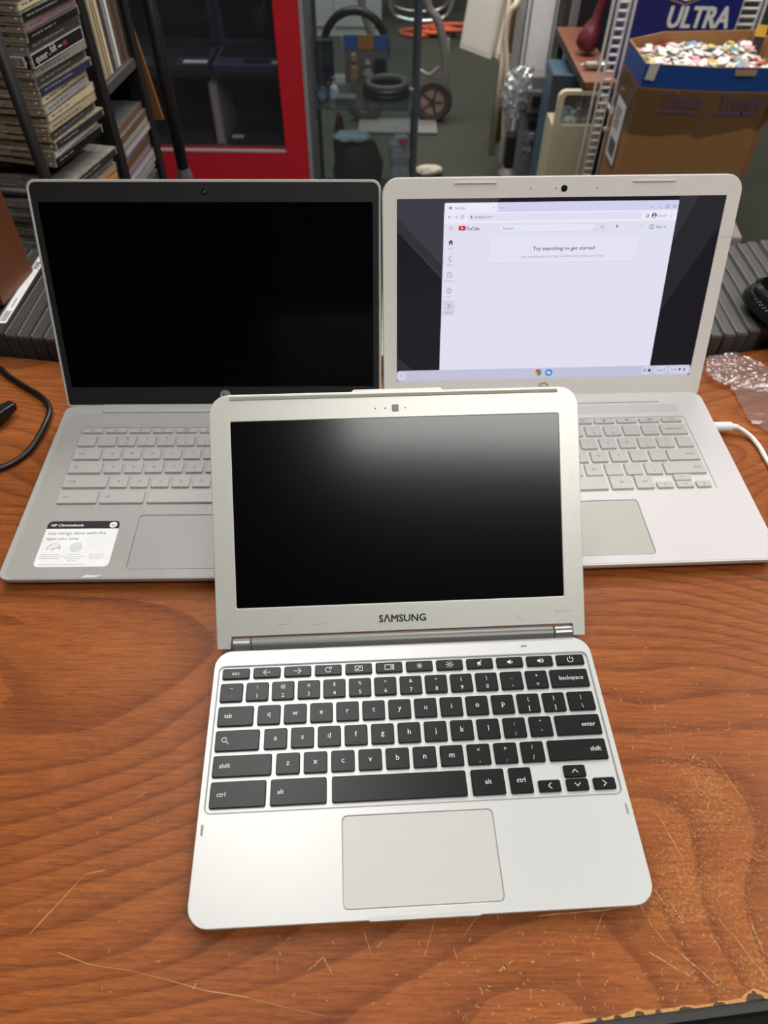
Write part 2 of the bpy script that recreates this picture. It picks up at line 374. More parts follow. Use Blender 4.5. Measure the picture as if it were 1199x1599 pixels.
# ------------------------------------------------------------------ laptops
_keymesh = {}
def key_mesh(w, h, t, r=0.0011, taper=0.0005):
    k = (round(w, 5), round(h, 5), round(t, 5), r)
    if k not in _keymesh:
        L0 = rr(-w / 2, -h / 2, w / 2, h / 2, r, 2); L1 = rr(-w / 2 + taper * .2, -h / 2 + taper * .2, w / 2 - taper * .2, h / 2 - taper * .2, r, 2); L2 = rr(-w / 2 + taper, -h / 2 + taper, w / 2 - taper, h / 2 - taper, r * .8, 2)
        b = MB().loops([[(x, y, 0) for x, y in L0], [(x, y, t - taper) for x, y in L1], [(x, y, t) for x, y in L2]])
        _keymesh[k] = b.mesh('key')
    return _keymesh[k]
ICON_W = 0.00045
def icon(mb, kind, x, y, s, w=ICON_W):
    """small line icons printed on keys and screen; s = half size"""
    ln = lambda p: mb.line([(x + a * s, y + c * s) for a, c in p], w)
    if kind == 'left': ln([(1, 0), (-1, 0)]); ln([(-.1, .8), (-1, 0), (-.1, -.8)])
    elif kind == 'right': ln([(-1, 0), (1, 0)]); ln([(.1, .8), (1, 0), (.1, -.8)])
    elif kind == 'reload': mb.ring(x, y, s * .75 - w / 2, s * .75 + w / 2, 0, 18, .25 * PI, 1.9 * PI); ln([(.2, .35), (.85, .3), (.85, .95)])
    elif kind == 'full': ln([(-1, -.7), (1, -.7), (1, .7), (-1, .7), (-1, -.7)]); ln([(-.5, -.1), (-.5, -.35), (-.1, -.35)]); ln([(.5, .1), (.5, .35), (.1, .35)]); ln([(-.4, -.3), (.4, .3)])
    elif kind == 'windows': ln([(-1.2, -.7), (.5, -.7), (.5, .7), (-1.2, .7), (-1.2, -.7)]); ln([(.85, -.8), (.85, .8)]); ln([(1.2, -.8), (1.2, .8)])
    elif kind in ('dim', 'bright'):
        q = .8 if kind == 'dim' else 1.15
        mb.ring(x, y, s * .32 * q - w / 2, s * .32 * q + w / 2, 0, 12)
        for k in range(8):
            a = k * PI / 4; mb.line([(x + s * .6 * q * math.cos(a), y + s * .6 * q * math.sin(a)), (x + s * .95 * q * math.cos(a), y + s * .95 * q * math.sin(a))], w * .8)
    elif kind in ('mute', 'voldown', 'volup'):
        mb.add([(x - s * .7, y - s * .3, 0), (x - s * .3, y - s * .3, 0), (x + s * .2, y - s * .7, 0), (x + s * .2, y + s * .7, 0), (x - s * .3, y + s * .3, 0), (x - s * .7, y + s * .3, 0)], [(0, 1, 2, 3, 4, 5)])
        if kind == 'mute': ln([(-.6, -.8), (.5, .9)])
        else: mb.ring(x + s * .25, y, s * .4 - w / 2, s * .4 + w / 2, 0, 8, -.3 * PI, .3 * PI)
        if kind == 'volup': mb.ring(x + s * .25, y, s * .75 - w / 2, s * .75 + w / 2, 0, 8, -.3 * PI, .3 * PI)
    elif kind == 'power': mb.ring(x, y, s * .8 - w / 2, s * .8 + w / 2, 0, 18, .68 * PI, 2.32 * PI); ln([(0, .2), (0, 1.05)])
    elif kind == 'search': mb.ring(x - s * .2, y + s * .2, s * .6 - w / 2, s * .6 + w / 2, 0, 16); ln([(.25, -.25), (.95, -.95)])
    elif kind == 'up': ln([(-.7, -.4), (0, .4), (.7, -.4)])
    elif kind == 'down': ln([(-.7, .4), (0, -.4), (.7, .4)])
    elif kind == 'lt': ln([(.4, .7), (-.4, 0), (.4, -.7)])
    elif kind == 'gt': ln([(-.4, .7), (.4, 0), (-.4, -.7)])
    return mb
FN = ['esc', '@left', '@right', '@reload', '@full', '@windows', '@dim', '@bright', '@mute', '@voldown', '@volup', '@power']
NUM = ['~`', '!1', '@2', '#3', '$4', '%5', '^6', '&7', '*8', '(9', ')0', '_-', '+=']
def keyboard(root, KM, rows, kmat, lmat, t, lh, key_r=0.0011):
    """rows: list of (v0, v1, [(u0, u1, legend, align)]) in millimetres; every key is a part, its print a sub-part"""
    for v0, v1, ks in rows:
        for (u0, u1, leg, al) in ks:
            a0, a1 = v0, v1
            if leg.startswith('@up'): a0, a1 = v0 + (v1 - v0) * .51, v1
            elif leg in ('@lt', '@gt', '@down'): a0, a1 = v0, v0 + (v1 - v0) * .47
            w = (u1 - u0) / 1000; h = (a1 - a0) / 1000
            k = link('key', key_mesh(w, h, t, key_r), kmat, root, KM @ T(((u0 + u1) / 2000, (a0 + a1) / 2000, 0)))
            if leg == ' ' or not leg: continue
            mb = MB()
            x = -w / 2 + .0048 if al < 0 else (w / 2 - .0042 if al > 0 else 0); ax = 0 if al < 0 else (1 if al > 0 else .5)
            if leg.startswith('@') and len(leg) > 2: icon(mb, leg[1:], x + (.0022 if al < 0 else 0), 0, lh * .85)
            elif len(leg) == 2 and leg[0] not in 'ab' and al == 0 and leg != 'fn':
                text(mb, leg[0], 0, h * .12, lh * .85, bold=.0); text(mb, leg[1], 0, -h * .36, lh * .95, bold=.0)
            elif len(leg) == 1: text(mb, leg, x, -lh * .42, lh * 1.22, ax=ax, bold=.0)
            else:
                text(mb, leg, x, -lh * .42, lh, ax=ax, bold=.0)
            mb.build('key_print', lmat, k, T((0, 0, t + .00006)))
def run(start, pitch, w, legs): return [(start + i * pitch, start + i * pitch + w, l, 0) for i, l in enumerate(legs)]
TXT_ROW1 = list('qwertyuiop') + ['{[', '}]']; TXT_ROW2 = list('asdfghjkl') + [':;', '"\'']; TXT_ROW3 = list('zxcvbnm') + ['<,', '>.', '?/']

def laptop_body(root, BM, w, dep, zf, tilt, r, well, pad, m_base, m_well, m_pad, inset=0.006, wall=0.0045, deck_end=None):
    """base: tapering tray + deck plate with openings for keyboard and touchpad, keyboard floor, touchpad, rubber feet"""
    de = deck_end or dep
    rise = math.tan(tilt)
    def lp(i, z, slope=False):
        return [(x, y, (z - y * rise) if slope else z) for x, y in rr(i, i, w - i, de - i * .3, r if i == 0 else max(r - i * .6, .002), 5)]
    base = MB().loops([lp(inset, -(zf - .0028), True), lp(.0012, -wall, False), lp(0, -.0030), lp(0, -.0014)]).build('base', m_base, root, BM, bevel=.0)
    holes = [rr(*well, .004, 4), rr(pad[0] - .0004, pad[1] - .0004, pad[2] + .0004, pad[3] + .0004, .0032, 3)]
    deck = link('palm_rest_deck', plate(rr(0, 0, w, de, r, 6), holes, -.0014, 0), m_base, root, BM, bevel=.0005, seg=2)
    MB().prism(rr(well[0] - .0005, well[1] - .0005, well[2] + .0005, well[3] + .0005, .004, 3), -.00135, -.0009).build('keyboard_tray', m_well, root, BM)
    MB().prism(rr(*pad, .003, 4), -.00135, -.00015).build('touchpad', m_pad, root, BM, bevel=.0002, seg=1)
    for fx, fy in ((.03, .02), (w - .03, .02), (.03, dep - .035), (w - .03, dep - .035)):
        MB().lathe([(.006, .0003), (.006, .0032)], 12).build('rubber_foot', mat('black_rubber', (25, 25, 25), .8), root, T((fx, fy, 0)))
    return deck

# ---- the small silver laptop in front
S = thing('laptop', 'small silver laptop with black keys and dark screen, in front of the other two', 'laptop', T((-.11678, .08416, 0)) @ RZ(.0607), 'open laptops on the desk')
sW, sTilt = .2896, math.atan((.018 - .0125) / .2058)
SB = T((0, 0, .0125)) @ RX(sTilt)
silver = mat('silver_paint', (204, 204, 202), .38, metal=.35, var=.035, scale=900, bump=.03)
silver_pad = mat('silver_touchpad', (190, 189, 184), .45, metal=.2, var=.05, scale=1400, bump=.05)
deckS = laptop_body(S, SB, sW, .2058, .0125, sTilt, .0135, (.0044, .0672, .2853, .1737), (.0956, .0066, .195, .061), silver, silver, silver_pad, deck_end=.187)
blackkey = mat('black_key', (12, 12, 13), .33, var=.12, scale=700, bump=.03, spec=.38)
keyprint = mat('white_key_print', (225, 225, 225), .6)
link('keyboard_rim', plate(rr(.0036, .0664, .2861, .1745, .0048, 5), [rr(.0044, .0672, .2853, .1737, .004, 5)], -.0006, .0002), mat('rim_silver', (150, 150, 148), .4), S, SB)
v = [(163.0, 171.6), (144.9, 159.6), (126.4, 141.3), (108.3, 123.4), (90.3, 105.3), (69.8, 87.4)]
rowsS = [(v[0][0], v[0][1], [(6.8 + 23.1 * i, 27.3 + 23.1 * i + (1 if i == 11 else 0), l, 0) for i, l in enumerate(FN)]),
         (v[1][0], v[1][1], run(6.5, 19.02, 16.7, NUM) + [(253.4, 282.4, 'backspace', 1)]),
         (v[2][0], v[2][1], [(6.5, 32.3, 'tab', -1)] + run(35.1, 19.0, 16.6, TXT_ROW1) + [(262.8, 282.4, '|\\', 0)]),
         (v[3][0], v[3][1], [(6.5, 37.7, '@search', -1)] + run(40.8, 19.0, 16.5, TXT_ROW2) + [(249.7, 282.6, 'enter', 1)]),
         (v[4][0], v[4][1], [(6.5, 47.2, 'shift', -1)] + run(50.2, 19.03, 16.5, TXT_ROW3) + [(240.7, 282.4, 'shift', 1)]),
         (v[5][0], v[5][1], [(6.6, 44.3, 'ctrl', -1), (47.2, 85.3, 'alt', -1), (88.7, 180.7, ' ', 0), (184, 206.9, 'alt', 0), (210.1, 225.8, 'ctrl', 0),
                             (229.3, 244.7, '@lt', 0), (248.5, 263.9, '@up', 0), (248.5, 263.9, '@down', 0), (267.2, 282.5, '@gt', 0)])]
keyboard(S, SB @ T((0, 0, -.0009)), rowsS, blackkey, keyprint, .0021, .0032, .0013)
for k in ((.10605, .1108), (.16305, .1108)):
    MB().box(k[0] - .0022, k[1] - .0005, 0, k[0] + .0022, k[1], .00035).build('home_bar', blackkey, S, SB @ T((0, 0, .0012)))
for u in (.0039, .2858):
    MB().prism(rr(u - .0008, .0534, u + .0008, .0604, .0007, 3), -.0002, .0002).build('rubber_bumper', mat('grey_rubber', (150, 150, 142), .7), S, SB)
MB().prism(rr(.111, -.0006, .18, .0018, .001, 3), -.004, .0003).build('finger_notch', mat('notch_grey', (196, 196, 192), .4), S, SB)
MB().box(.004, .187, -.0145, sW - .004, .203, -.0072).build('rear_block', mat('hinge_grey', (120, 119, 117), .4), S, SB, bevel=.001)
# hinge
hm = mat('hinge_metal', (112, 110, 108), .40, metal=.25, var=.04)
MB().tube([(.0276, .1922, .0172), (.2630, .1922, .0172)], .0054, 20).build('hinge_barrel', hm, S, smooth=False)
for a, c_ in ((.0122, .0272), (.2634, .279)):
    MB().tube([(a, .1922, .0172), (a + .0012, .1922, .0172), (c_ - .0012, .1922, .0172), (c_, .1922, .0172)], [.0042, .0053, .0053, .0042], 20).build('hinge_cap', mat('hinge_chrome', (132, 130, 128), .28, metal=.5), S)
SL = T((0, .1930, .018)) @ RX(.72187)
bez = mat('silver_bezel', (214, 214, 206), .40, metal=.3, var=.03, scale=600, bump=.04)
out = [(0, -.0044), (.011, -.0044), (.0115, .0052), (.2795, .0052), (.280, -.0044), (sW, -.0044)] + rr(0, .1, sW, .193, .0155, 6)[14:]
lidS = link('lid', plate(out, [rr(.0162, .0271, .2734, .1720, .0009, 2)], -.0030, 0), bez, S, SL, bevel=.0006)
outb = [(0, -.0044), (.011, -.0044), (.0115, .0052), (.2795, .0052), (.280, -.0044), (sW, -.0044)] + rr(0, .1, sW, .193, .0155, 6)[14:]
MB().prism(outb, -.0072, -.0031).build('lid_back', silver, S, SL)
MB().box(.0150, .0262, -.0031, .2746, .1732, -.0008).build('screen', mat('dark_screen', (5, 5, 6), .165, var=.2, scale=25, spec=.5), S, SL)
MB().box(.0163, .1885, -.0002, .2732, .1912, .0007).build('rubber_strip', mat('rubber_strip', (158, 158, 140), .75), S, SL, bevel=.0004)
MB().prism([(.1105, .1925), (.1825, .1925), (.1805, .1946), (.1125, .1946)], -.0028, -.0002).build('lid_lip', bez, S, SL)
mb = MB(); text(mb, 'S\u039bMSUNG', .14495, .0122, .0056, width=.0366, bold=.022); mb.build('brand_lettering', mat('black_print', (22, 22, 24), .5), S, SL @ T((0, 0, .0001)))
MB().prism(rr(.1420, .1768, .1473, .1822, .0008, 3), -.0005, .0003).build('camera_window', mat('camera_grey', (62, 62, 62), .3), S, SL)
MB().ring(.1447, .1795, .0011, .0017, .0004, 16).build('camera_lens', mat('lens_grey', (120, 120, 118), .25), S, SL)
for u in (.1291, .1367, .1527): MB().disc(u, .1795, .0006, .00015, 10).build('sensor_hole', mat('black_print', (22, 22, 24), .5), S, SL)
sm = MB()
for (u, w_, l, a) in ((.075, .0125, .010, .02), (.235, .010, .005, .9), (.237, .0115, .003, -.6), (.2655, .0155, .013, 0), (.0475, .013, .009, .1)):
    sm.line([(u, w_), (u + l * math.cos(a), w_ + l * math.sin(a))], .0004, .0001)
for k in range(70):
    u = random.choice((random.uniform(.004, .286), random.uniform(.278, .288))); w_ = random.uniform(.006, .024) if u < .278 else random.uniform(.03, .16)
    sm.disc(u, w_, random.uniform(.00012, .0004), .0001, 5)
sm.build('scuff_marks', mat('scuff_grey', (160, 157, 146), .8, var=.15), S, SL, kind='stuff')
MB().line([(.236, .1805), (.2385, .1817), (.2405, .1805), (.236, .1803)], .0006).build('pencil_mark', mat('scuff_dark', (120, 118, 112), .8), S, SB @ T((0, 0, .0001)))

# ---- shared builder for the two bigger laptops
def big_laptop(name_label, M, W_, dep, vh, ang, lidw, scr_uw, r_lid, r_base, rows, m_base, m_deck, m_well, m_key, m_print, m_pad, well, pad, grille, hinge, deck_in, GRILLE):
    root = thing('laptop', name_label, 'laptop', M, 'open laptops on the desk')
    tilt = math.atan((.018 - .0135) / dep)
    BM = T((0, 0, .0135)) @ RX(tilt)
    laptop_body(root, BM, W_, dep, .0135, tilt, r_base, well, pad, m_base, m_well, m_pad, inset=.008, wall=.0065, deck_end=vh - .0006)
    # brushed deck inlay, thin plate with the same openings
    o = deck_in
    link('deck_inlay', plate(rr(o[0], o[1], o[2], o[3], .009, 5), [rr(well[0] - .0003, well[1] - .0003, well[2] + .0003, well[3] + .0003, .004, 4), rr(pad[0] - .0006, pad[1] - .0006, pad[2] + .0006, pad[3] + .0006, .0032, 3)], 0, .00025), m_deck, root, BM)
    keyboard(root, BM @ T((0, 0, -.0009)), rows, m_key, m_print, .0023, .0030, .0012)
    MB().prism(rr(*grille, .001, 2), .0002, .0004).build('speaker_grille', GRILLE, root, BM)
    # hinge cover between base and lid
    MB().loops([[(x, y, z) for x, y in rr(hinge[0], hinge[1] + d, hinge[2], hinge[3], .0006, 2)] for z, d in ((0.0, 0), (.0012, 0), (.0022, .0025))]).build('hinge_cover', m_base, root, BM, bevel=.0)
    LM = T((0, vh, .016)) @ RX(ang)
    return root, BM, LM
def grille_mat(lo, hi):
    m = bpy.data.materials.new('perforated_grille'); m.use_nodes = True
    nt = m.node_tree; b = nt.nodes['Principled BSDF']
    tc = nt.nodes.new('ShaderNodeTexCoord'); vo = nt.nodes.new('ShaderNodeTexVoronoi'); vo.inputs['Scale'].default_value = 620; vo.inputs['Randomness'].default_value = 0.0
    rp = nt.nodes.new('ShaderNodeValToRGB'); rp.color_ramp.elements[0].position = .28; rp.color_ramp.elements[0].color = (lo, lo * .985, lo * .97, 1); rp.color_ramp.elements[1].position = .42; rp.color_ramp.elements[1].color = (hi, hi * .985, hi * .97, 1)
    nt.links.new(tc.outputs['Object'], vo.inputs['Vector']); nt.links.new(vo.outputs['Distance'], rp.inputs['Fac']); nt.links.new(rp.outputs['Color'], b.inputs['Base Color'])
    b.inputs['Roughness'].default_value = .5
    return m
GRILLE_SILVER = grille_mat(.22, .40); GRILLE_WHITE = grille_mat(.34, .58)

# ---- silver laptop on the left, black screen
silverL = mat('silver_plastic', (170, 169, 167), .42, var=.02, scale=300)
brushed = mat('brushed_silver', (162, 160, 157), .40, var=.08, scale=260, bump=.05, stretch=(6, .12, 1))
keyL = mat('silver_key', (172, 170, 167), .5, var=.03, scale=300)
printL = mat('grey_key_print', (92, 90, 88), .6)
padL = mat('silver_pad_l', (160, 159, 156), .38, var=.02, scale=200)
vL = [(176, 182.6), (157.5, 172.2), (139.3, 153.6), (121.2, 135.6), (102.6, 117.2), (83.3, 98.8)]
rowsL = [(vL[0][0], vL[0][1], [(26.2 + 23.35 * i, 47 + 23.35 * i - (4 if i == 11 else 0), l, 0) for i, l in enumerate(FN)]),
         (vL[1][0], vL[1][1], run(26.3, 19.42, 16.9, NUM) + [(278.8, 299.6, 'backspace', 1)]),
         (vL[2][0], vL[2][1], [(26.3, 52.2, 'tab', -1)] + run(54.9, 19.42, 16.6, TXT_ROW1) + [(287.9, 299.6, '|\\', 0)]),
         (vL[3][0], vL[3][1], [(26.2, 57.6, '@search', -1)] + run(60.0, 19.4, 16.7, TXT_ROW2) + [(273.4, 299.6, 'enter', 1)]),
         (vL[4][0], vL[4][1], [(26.2, 67.0, 'shift', -1)] + run(69.5, 19.42, 16.7, TXT_ROW3) + [(263.7, 299.6, 'shift', 1)]),
         (vL[5][0], vL[5][1], [(26.2, 62.6, 'ctrl', -1), (65, 105.4, 'alt', -1), (108.2, 204, ' ', 0), (206.6, 227, 'alt', 0), (229.4, 243, 'ctrl', 0),
                              (245, 261, '@lt', 0), (263.4, 280, '@up', 0), (263.4, 280, '@down', 0), (282.6, 299.4, '@gt', 0)])]
LW = .3259
LP, LB, LL = big_laptop('silver laptop with thin black screen bezel and a white sticker on its palm rest', T((-.3243, .33811, 0)) @ RZ(.0265), LW, .2207, .21776, 1.13905, .2141, None, .007, .009, rowsL,
    silverL, brushed, silverL, keyL, printL, padL, (.0245, .0815, .3015, .1842), (.1058, .0102, .2201, .0690), (.0245, .1878, .3014, .2012), (.0396, .2062, .2863, .2168), (.0052, .0012, LW - .0052, .2046), GRILLE_SILVER)
link('lid', plate(rr(0, .0008, LW, .2141, [.002, .002, .008, .008], 5), [rr(.0022, .0008 + .0014, LW - .0022, .2141 - .0024, [.001, .001, .0062, .0062], 5)], -.0052, .0004), mat('silver_lid_lit', (206, 204, 199), .3, metal=.2), LP, LL, bevel=.0005)  # lid border in a lighter silver: overhead light on the edge put into the colour
MB().prism(rr(.0010, .0018, LW - .0010, .2130, .006, 4), -.0056, -.0020).build('lid_back', silverL, LP, LL)
bezL = mat('black_bezel', (25, 25, 27), .55, var=.1, scale=500)
link('screen_bezel', plate(rr(.0022, .0022, LW - .0022, .2117, [.002, .002, .0062, .0062], 5), [rr(.0078, .0206, LW - .0078, .1951, .0006, 1)], -.0020, -.0002), bezL, LP, LL)
MB().box(.0072, .02, -.0020, LW - .0072, .1957, -.0007).build('screen', mat('dark_glossy_screen', (4, 4, 5), .2, var=.2, scale=20, spec=.2), LP, LL)
MB().lathe([(.0028, 0), (.0028, .0003), (.0024, .0004)], 18).build('camera_ring', mat('camera_black', (12, 12, 13), .3), LP, LL @ T((.1627, .2037, -.0004)))
MB().lathe([(.0012, 0), (.0012, .0002), (.0006, .0003)], 14).build('camera_lens', mat('lens_blue', (84, 88, 96), .15), LP, LL @ T((.1627, .2037, .00005)))
for u in (.1274, .1375, .1885, .1985): MB().disc(u, .2038, .0004, -.0001, 8).build('microphone_hole', mat('mic_black', (8, 8, 8), .8), LP, LL)
lg = MB(); lg.disc(0, 0, .0056, 0, 28); lg.build('round_logo', mat('logo_silver', (165, 165, 166), .35, metal=.3), LP, LL @ T((.1644, .0117, -.0001)))
lt = MB(); text(lt, 'hp', -.0002, -.0022, .0046, width=.0064, bold=.01, slant=.3); lt.build('logo_letters', bezL, LP, LL @ T((.1644, .0117, .00005)))
# sticker
stk = MB().prism(rr(.0262, .0126, .0900, .0626, .0042, 4), 0, .00015).build('sticker', mat('white_sticker', (238, 238, 236), .45), LP, LB @ T((0, 0, .00026)), label='white advertising sticker with black header band')
stkM = Matrix.Identity(4)
bandp = [p for p in rr(.0262, .0126, .0900, .0626, .0042, 4) if p[1] > .0535]
MB().prism([(.0262, .0540), (.0900, .0540)] + bandp, .00015, .0002).build('header_band', mat('sticker_black', (20, 20, 21), .45), stk)
w1 = MB(); text(w1, 'HP Chromebook', .0298, .0566, .0028, width=.0285, ax=0, bold=.02); w1.build('header_text', mat('sticker_white', (244, 244, 244), .5), stk, T((0, 0, .00025)))
MB().disc(.0843, .0582, .0033, 0, 24).build('header_disc', mat('sticker_white', (244, 244, 244), .5), stk, T((0, 0, .00025)))
w2 = MB(); text(w2, 'hp', .0843, .0569, .0026, width=.0038, bold=.005, slant=.3)
w2.build('header_logo', mat('sticker_black', (20, 20, 21), .45), stk, T((0, 0, .0003)))
w3 = MB(); text(w3, 'Get things done with the', .0293, .0475, .0033, width=.0505, ax=0); text(w3, 'apps you love', .0293, .0415, .0033, width=.0282, ax=0)
w3.ring(.0382, .0318, .0056, .0059, 0, 20, .0, PI); w3.ring(.0382, .0318, .0040, .0043, 0, 16, .35 * PI, PI); w3.line([(.0322, .0318), (.034, .0318)], .0005); w3.line([(.0382, .0318), (.0436, .0345)], .0006); w3.ring(.0378, .0314, .0008, .0012, 0, 12)
w3.line([(.0422, .032), (.044, .0312), (.0434, .0332)], .0004)
w3.ring(.0575, .0335, .0047, .0050, 0, 24); w3.ring(.0575, .0335, .0012, .0015, 0, 14)
for k in range(8):
    a = k * PI / 4; w3.ring(.0575 + .0031 * math.cos(a), .0335 + .0031 * math.sin(a), .0009, .0011, 0, 8)
for cx, lines in ((.0377, ('Speed up and ready to', 'roll with Intel Processor', 'and 64GB eMMC storage')), (.0577, ('The Chrome OS', 'gives you a fast, simple,', 'and secure online', 'experience')), (.0775, ('Scan for reviews,', 'videos, features,', 'specs, support'))):
    for i, s_ in enumerate(lines): text(w3, s_, cx, .0252 - .0021 * i, .00105, width=len(s_) * .00078)
text(w3, 'See disclaimers on product box.  Features may vary over time.', .030, .0146, .0009, width=.04, ax=0)
w3.build('sticker_print', mat('sticker_grey', (96, 96, 96), .6), stk, T((0, 0, .00022)))
# clear tape scrap on the front lip
MB().prism([(.0695, .0010), (.082, .0014), (.087, .0040), (.0805, .0036), (.0735, .0042), (.0712, .0018)], .0003, .0005).build('tape_scrap', mat('tape_white', (214, 212, 208), .35), LP, LB)

# ---- white laptop on the right, lit screen
white = mat('white_plastic', (208, 204, 202), .45, var=.015, scale=200)
whited = mat('white_deck', (206, 201, 201), .45, var=.025, scale=300, stretch=(.2, 6, 1))
whitek = mat('white_key', (188, 185, 181), .5, var=.03, scale=300)
printR = mat('grey_key_print_r', (96, 94, 91), .6)
padR = mat('cream_pad', (176, 173, 164), .45, var=.02, scale=150)
vR = [(175.4, 182.2), (157.3, 172.0), (139.1, 153.8), (121.1, 136.2), (103.2, 118.6), (85.6, 102.4)]
rowsR = [(vR[0][0], vR[0][1], [(27.2 + 23.28 * i, 48 + 23.28 * i, l, 0) for i, l in enumerate(FN)]),
         (vR[1][0], vR[1][1], run(26.2, 19.4, 16.4, NUM) + [(278.2, 305.2, 'backspace', 0)]),
         (vR[2][0], vR[2][1], [(26.2, 53.4, 'tab', -1)] + run(56.0, 19.4, 16.3, TXT_ROW1) + [(289.2, 305.3, '|\\', 0)]),
         (vR[3][0], vR[3][1], [(26.2, 59.6, '@search', -1)] + run(62.3, 19.4, 16.2, TXT_ROW2) + [(274.2, 305.6, 'enter', 1)]),
         (vR[4][0], vR[4][1], [(26.2, 69.4, 'shift', -1)] + run(72.2, 19.4, 16.3, TXT_ROW3) + [(265.4, 305.4, 'shift', 1)]),
         (vR[5][0], vR[5][1], [(26.2, 64, 'ctrl', -1), (66.6, 108, 'alt', -1), (110.6, 205.6, ' ', 0), (208.6, 229.8, 'alt', 0), (232.6, 249.5, 'ctrl', 0),
                              (252.2, 268, '@lt', 0), (271, 287.4, '@up', 0), (271, 287.4, '@down', 0), (290, 304.2, '@gt', 0)])]
RW = .337
RP, RB, RL = big_laptop('white laptop with a lit web browser window on its screen', T((.01098, .35197, 0)) @ RZ(.05453), RW, .2266, .22236, 1.21963, .2112, None, .014, .011, rowsR,
    white, whited, white, whitek, printR, padR, (.0240, .0815, .3085, .1842), (.1090, .0104, .2278, .0724), (.031, .1912, .3058, .2024), (.0474, .2066, .2892, .2190), (.0026, .0016, RW - .0026, .2046), GRILLE_WHITE)
link('lid', plate(rr(0, -.0010, RW, .2112, [.002, .002, .0150, .0150], 7), [rr(.0132, .0192, .3238, .1940, .0004, 1)], -.0028, 0), mat('white_bezel', (240, 236, 230), .5, var=.02, scale=200), RP, RL, bevel=.0008)
link('lid_rim', plate(rr(-.0006, -.0010, RW + .0006, .2118, [.002, .002, .0155, .0155], 7), [rr(.0006, .0006, RW - .0006, .2106, [.002, .002, .0145, .0145], 7)], -.0066, -.0006), white, RP, RL, bevel=.0008)
MB().prism(rr(.0004, 0, RW - .0004, .2108, .013, 5), -.0064, -.0030).build('lid_back', white, RP, RL)
for a, c_ in ((.0656, .1053), (.2318, .2725)):
    MB().box(a, .2062, -.0001, c_, .2076, .0012).build('rubber_bumper', mat('bumper_cream', (214, 208, 200), .6), RP, RL, bevel=.0004)
MB().lathe([(.0030, 0), (.0030, .0003), (.0026, .0004)], 20).build('camera_ring', mat('camera_black', (12, 12, 13), .3), RP, RL @ T((.1684, .2014, -.0001)))
MB().lathe([(.0013, 0), (.0013, .0002), (.0006, .0003)], 14).build('camera_lens', mat('lens_dark', (40, 42, 48), .12), RP, RL @ T((.1684, .2014, .0003)))
for u in (.1373, .1606, .1991): MB().disc(u, .2015, .0006, .00012, 10).build('sensor_hole', mat('black_print', (22, 22, 24), .5), RP, RL)
lg = MB(); lg.ring(0, 0, .0040, .0053, 0, 28); text(lg, 'hp', 0, -.0022, .0046, width=.0062, bold=.02, slant=.3)
lg.build('round_logo', mat('logo_grey', (138, 134, 128), .4), RP, RL @ T((.1684, .0098, .00012)))
bo = MB(); text(bo, 'B', .3126, .1955, .0033, ax=0); text(bo, '&', .3141, .1928, .0022, ax=0); text(bo, 'O', .3165, .1945, .0033, ax=0)
bo.build('audio_mark', printR, RP, RB @ T((0, 0, .00005)))
ck = MB().line([(.3262, .158), (.3290, .1565), (.3325, .1572), (.3368, .1574)], .00035); ck.build('bezel_crack', mat('crack_grey', (172, 164, 156), .7), RP, RL @ T((0, 0, .0001)))
# screen: lit panel with wallpaper, browser window, page, shelf
scr = MB().box(.0128, .0188, -.0028, .3242, .1944, -.0010).build('screen', glow('wallpaper_dark', (24, 23, 30), 1.0), RP, RL)
_lay = [0]
def lit(name, mb, rgb, layer, s=1.0):
    m = glow('lit_%d_%d_%d_%d' % (rgb + (int(s * 100),)), rgb, s)
    return mb.build(name, m, scr, T((0, 0, -.0010 + .00004 * (layer + 1))))
MMs = Matrix.Scale(.001, 4)
def mm(): return MB()
def R4(mb, x0, y0, x1, y1, r=0, seg=4):
    p = rr(x0 / 1000, y0 / 1000, x1 / 1000, y1 / 1000, max(r, .01) / 1000, seg if r else 1)
    return mb.add([(a, c, 0) for a, c in p], [tuple(range(len(p)))])
def TX(mb, s, x, y, h, w=None, ax=.5, bold=0.0): return text(mb, s, x / 1000, y / 1000, h / 1000, (w / 1000 if w else None), ax, 0, bold)
P2 = lambda pts: [(x / 1000, y / 1000) for x, y in pts]
def poly(mb, pts): return mb.add([(x / 1000, y / 1000, 0) for x, y in pts], [tuple(range(len(pts)))])
lit('wallpaper_facet', poly(mm(), [(13.4, 166), (13.4, 193.8), (110, 193.8), (57, 140), (57, 122)]), (60, 59, 68), 0)
lit('wallpaper_facet', poly(mm(), [(13.4, 166), (13.4, 178), (57.5, 134), (57.5, 124)]), (48, 47, 55), 1)
lit('wallpaper_facet', poly(mm(), [(13.4, 31), (13.4, 45), (30, 31)]), (44, 43, 49), 0)
lit('wallpaper_facet', poly(mm(), [(279, 60), (279, 193.6), (323.6, 193.6), (323.6, 168), (279, 84)]), (38, 37, 42), 0)
lit('wallpaper_facet', poly(mm(), [(279, 150), (279, 193.6), (298, 193.6)]), (50, 49, 55), 1)
lit('browser_window', R4(mm(), 57.6, 29.4, 279.6, 190.2, 1.2), (229, 229, 246), 2, .98)
lit('tab_strip', R4(mm(), 57.6, 181.8, 279.6, 190.2, 1.2), (214, 210, 242), 3)
lit('browser_tab', R4(mm(), 58.2, 181.8, 107.4, 189.9, 1), (238, 238, 252), 4)
lit('toolbar', R4(mm(), 57.6, 172.4, 279.6, 181.8), (238, 238, 252), 4)
lit('address_bar', R4(mm(), 79.6, 174.2, 246.5, 180.6, 3.1), (226, 226, 243), 5)
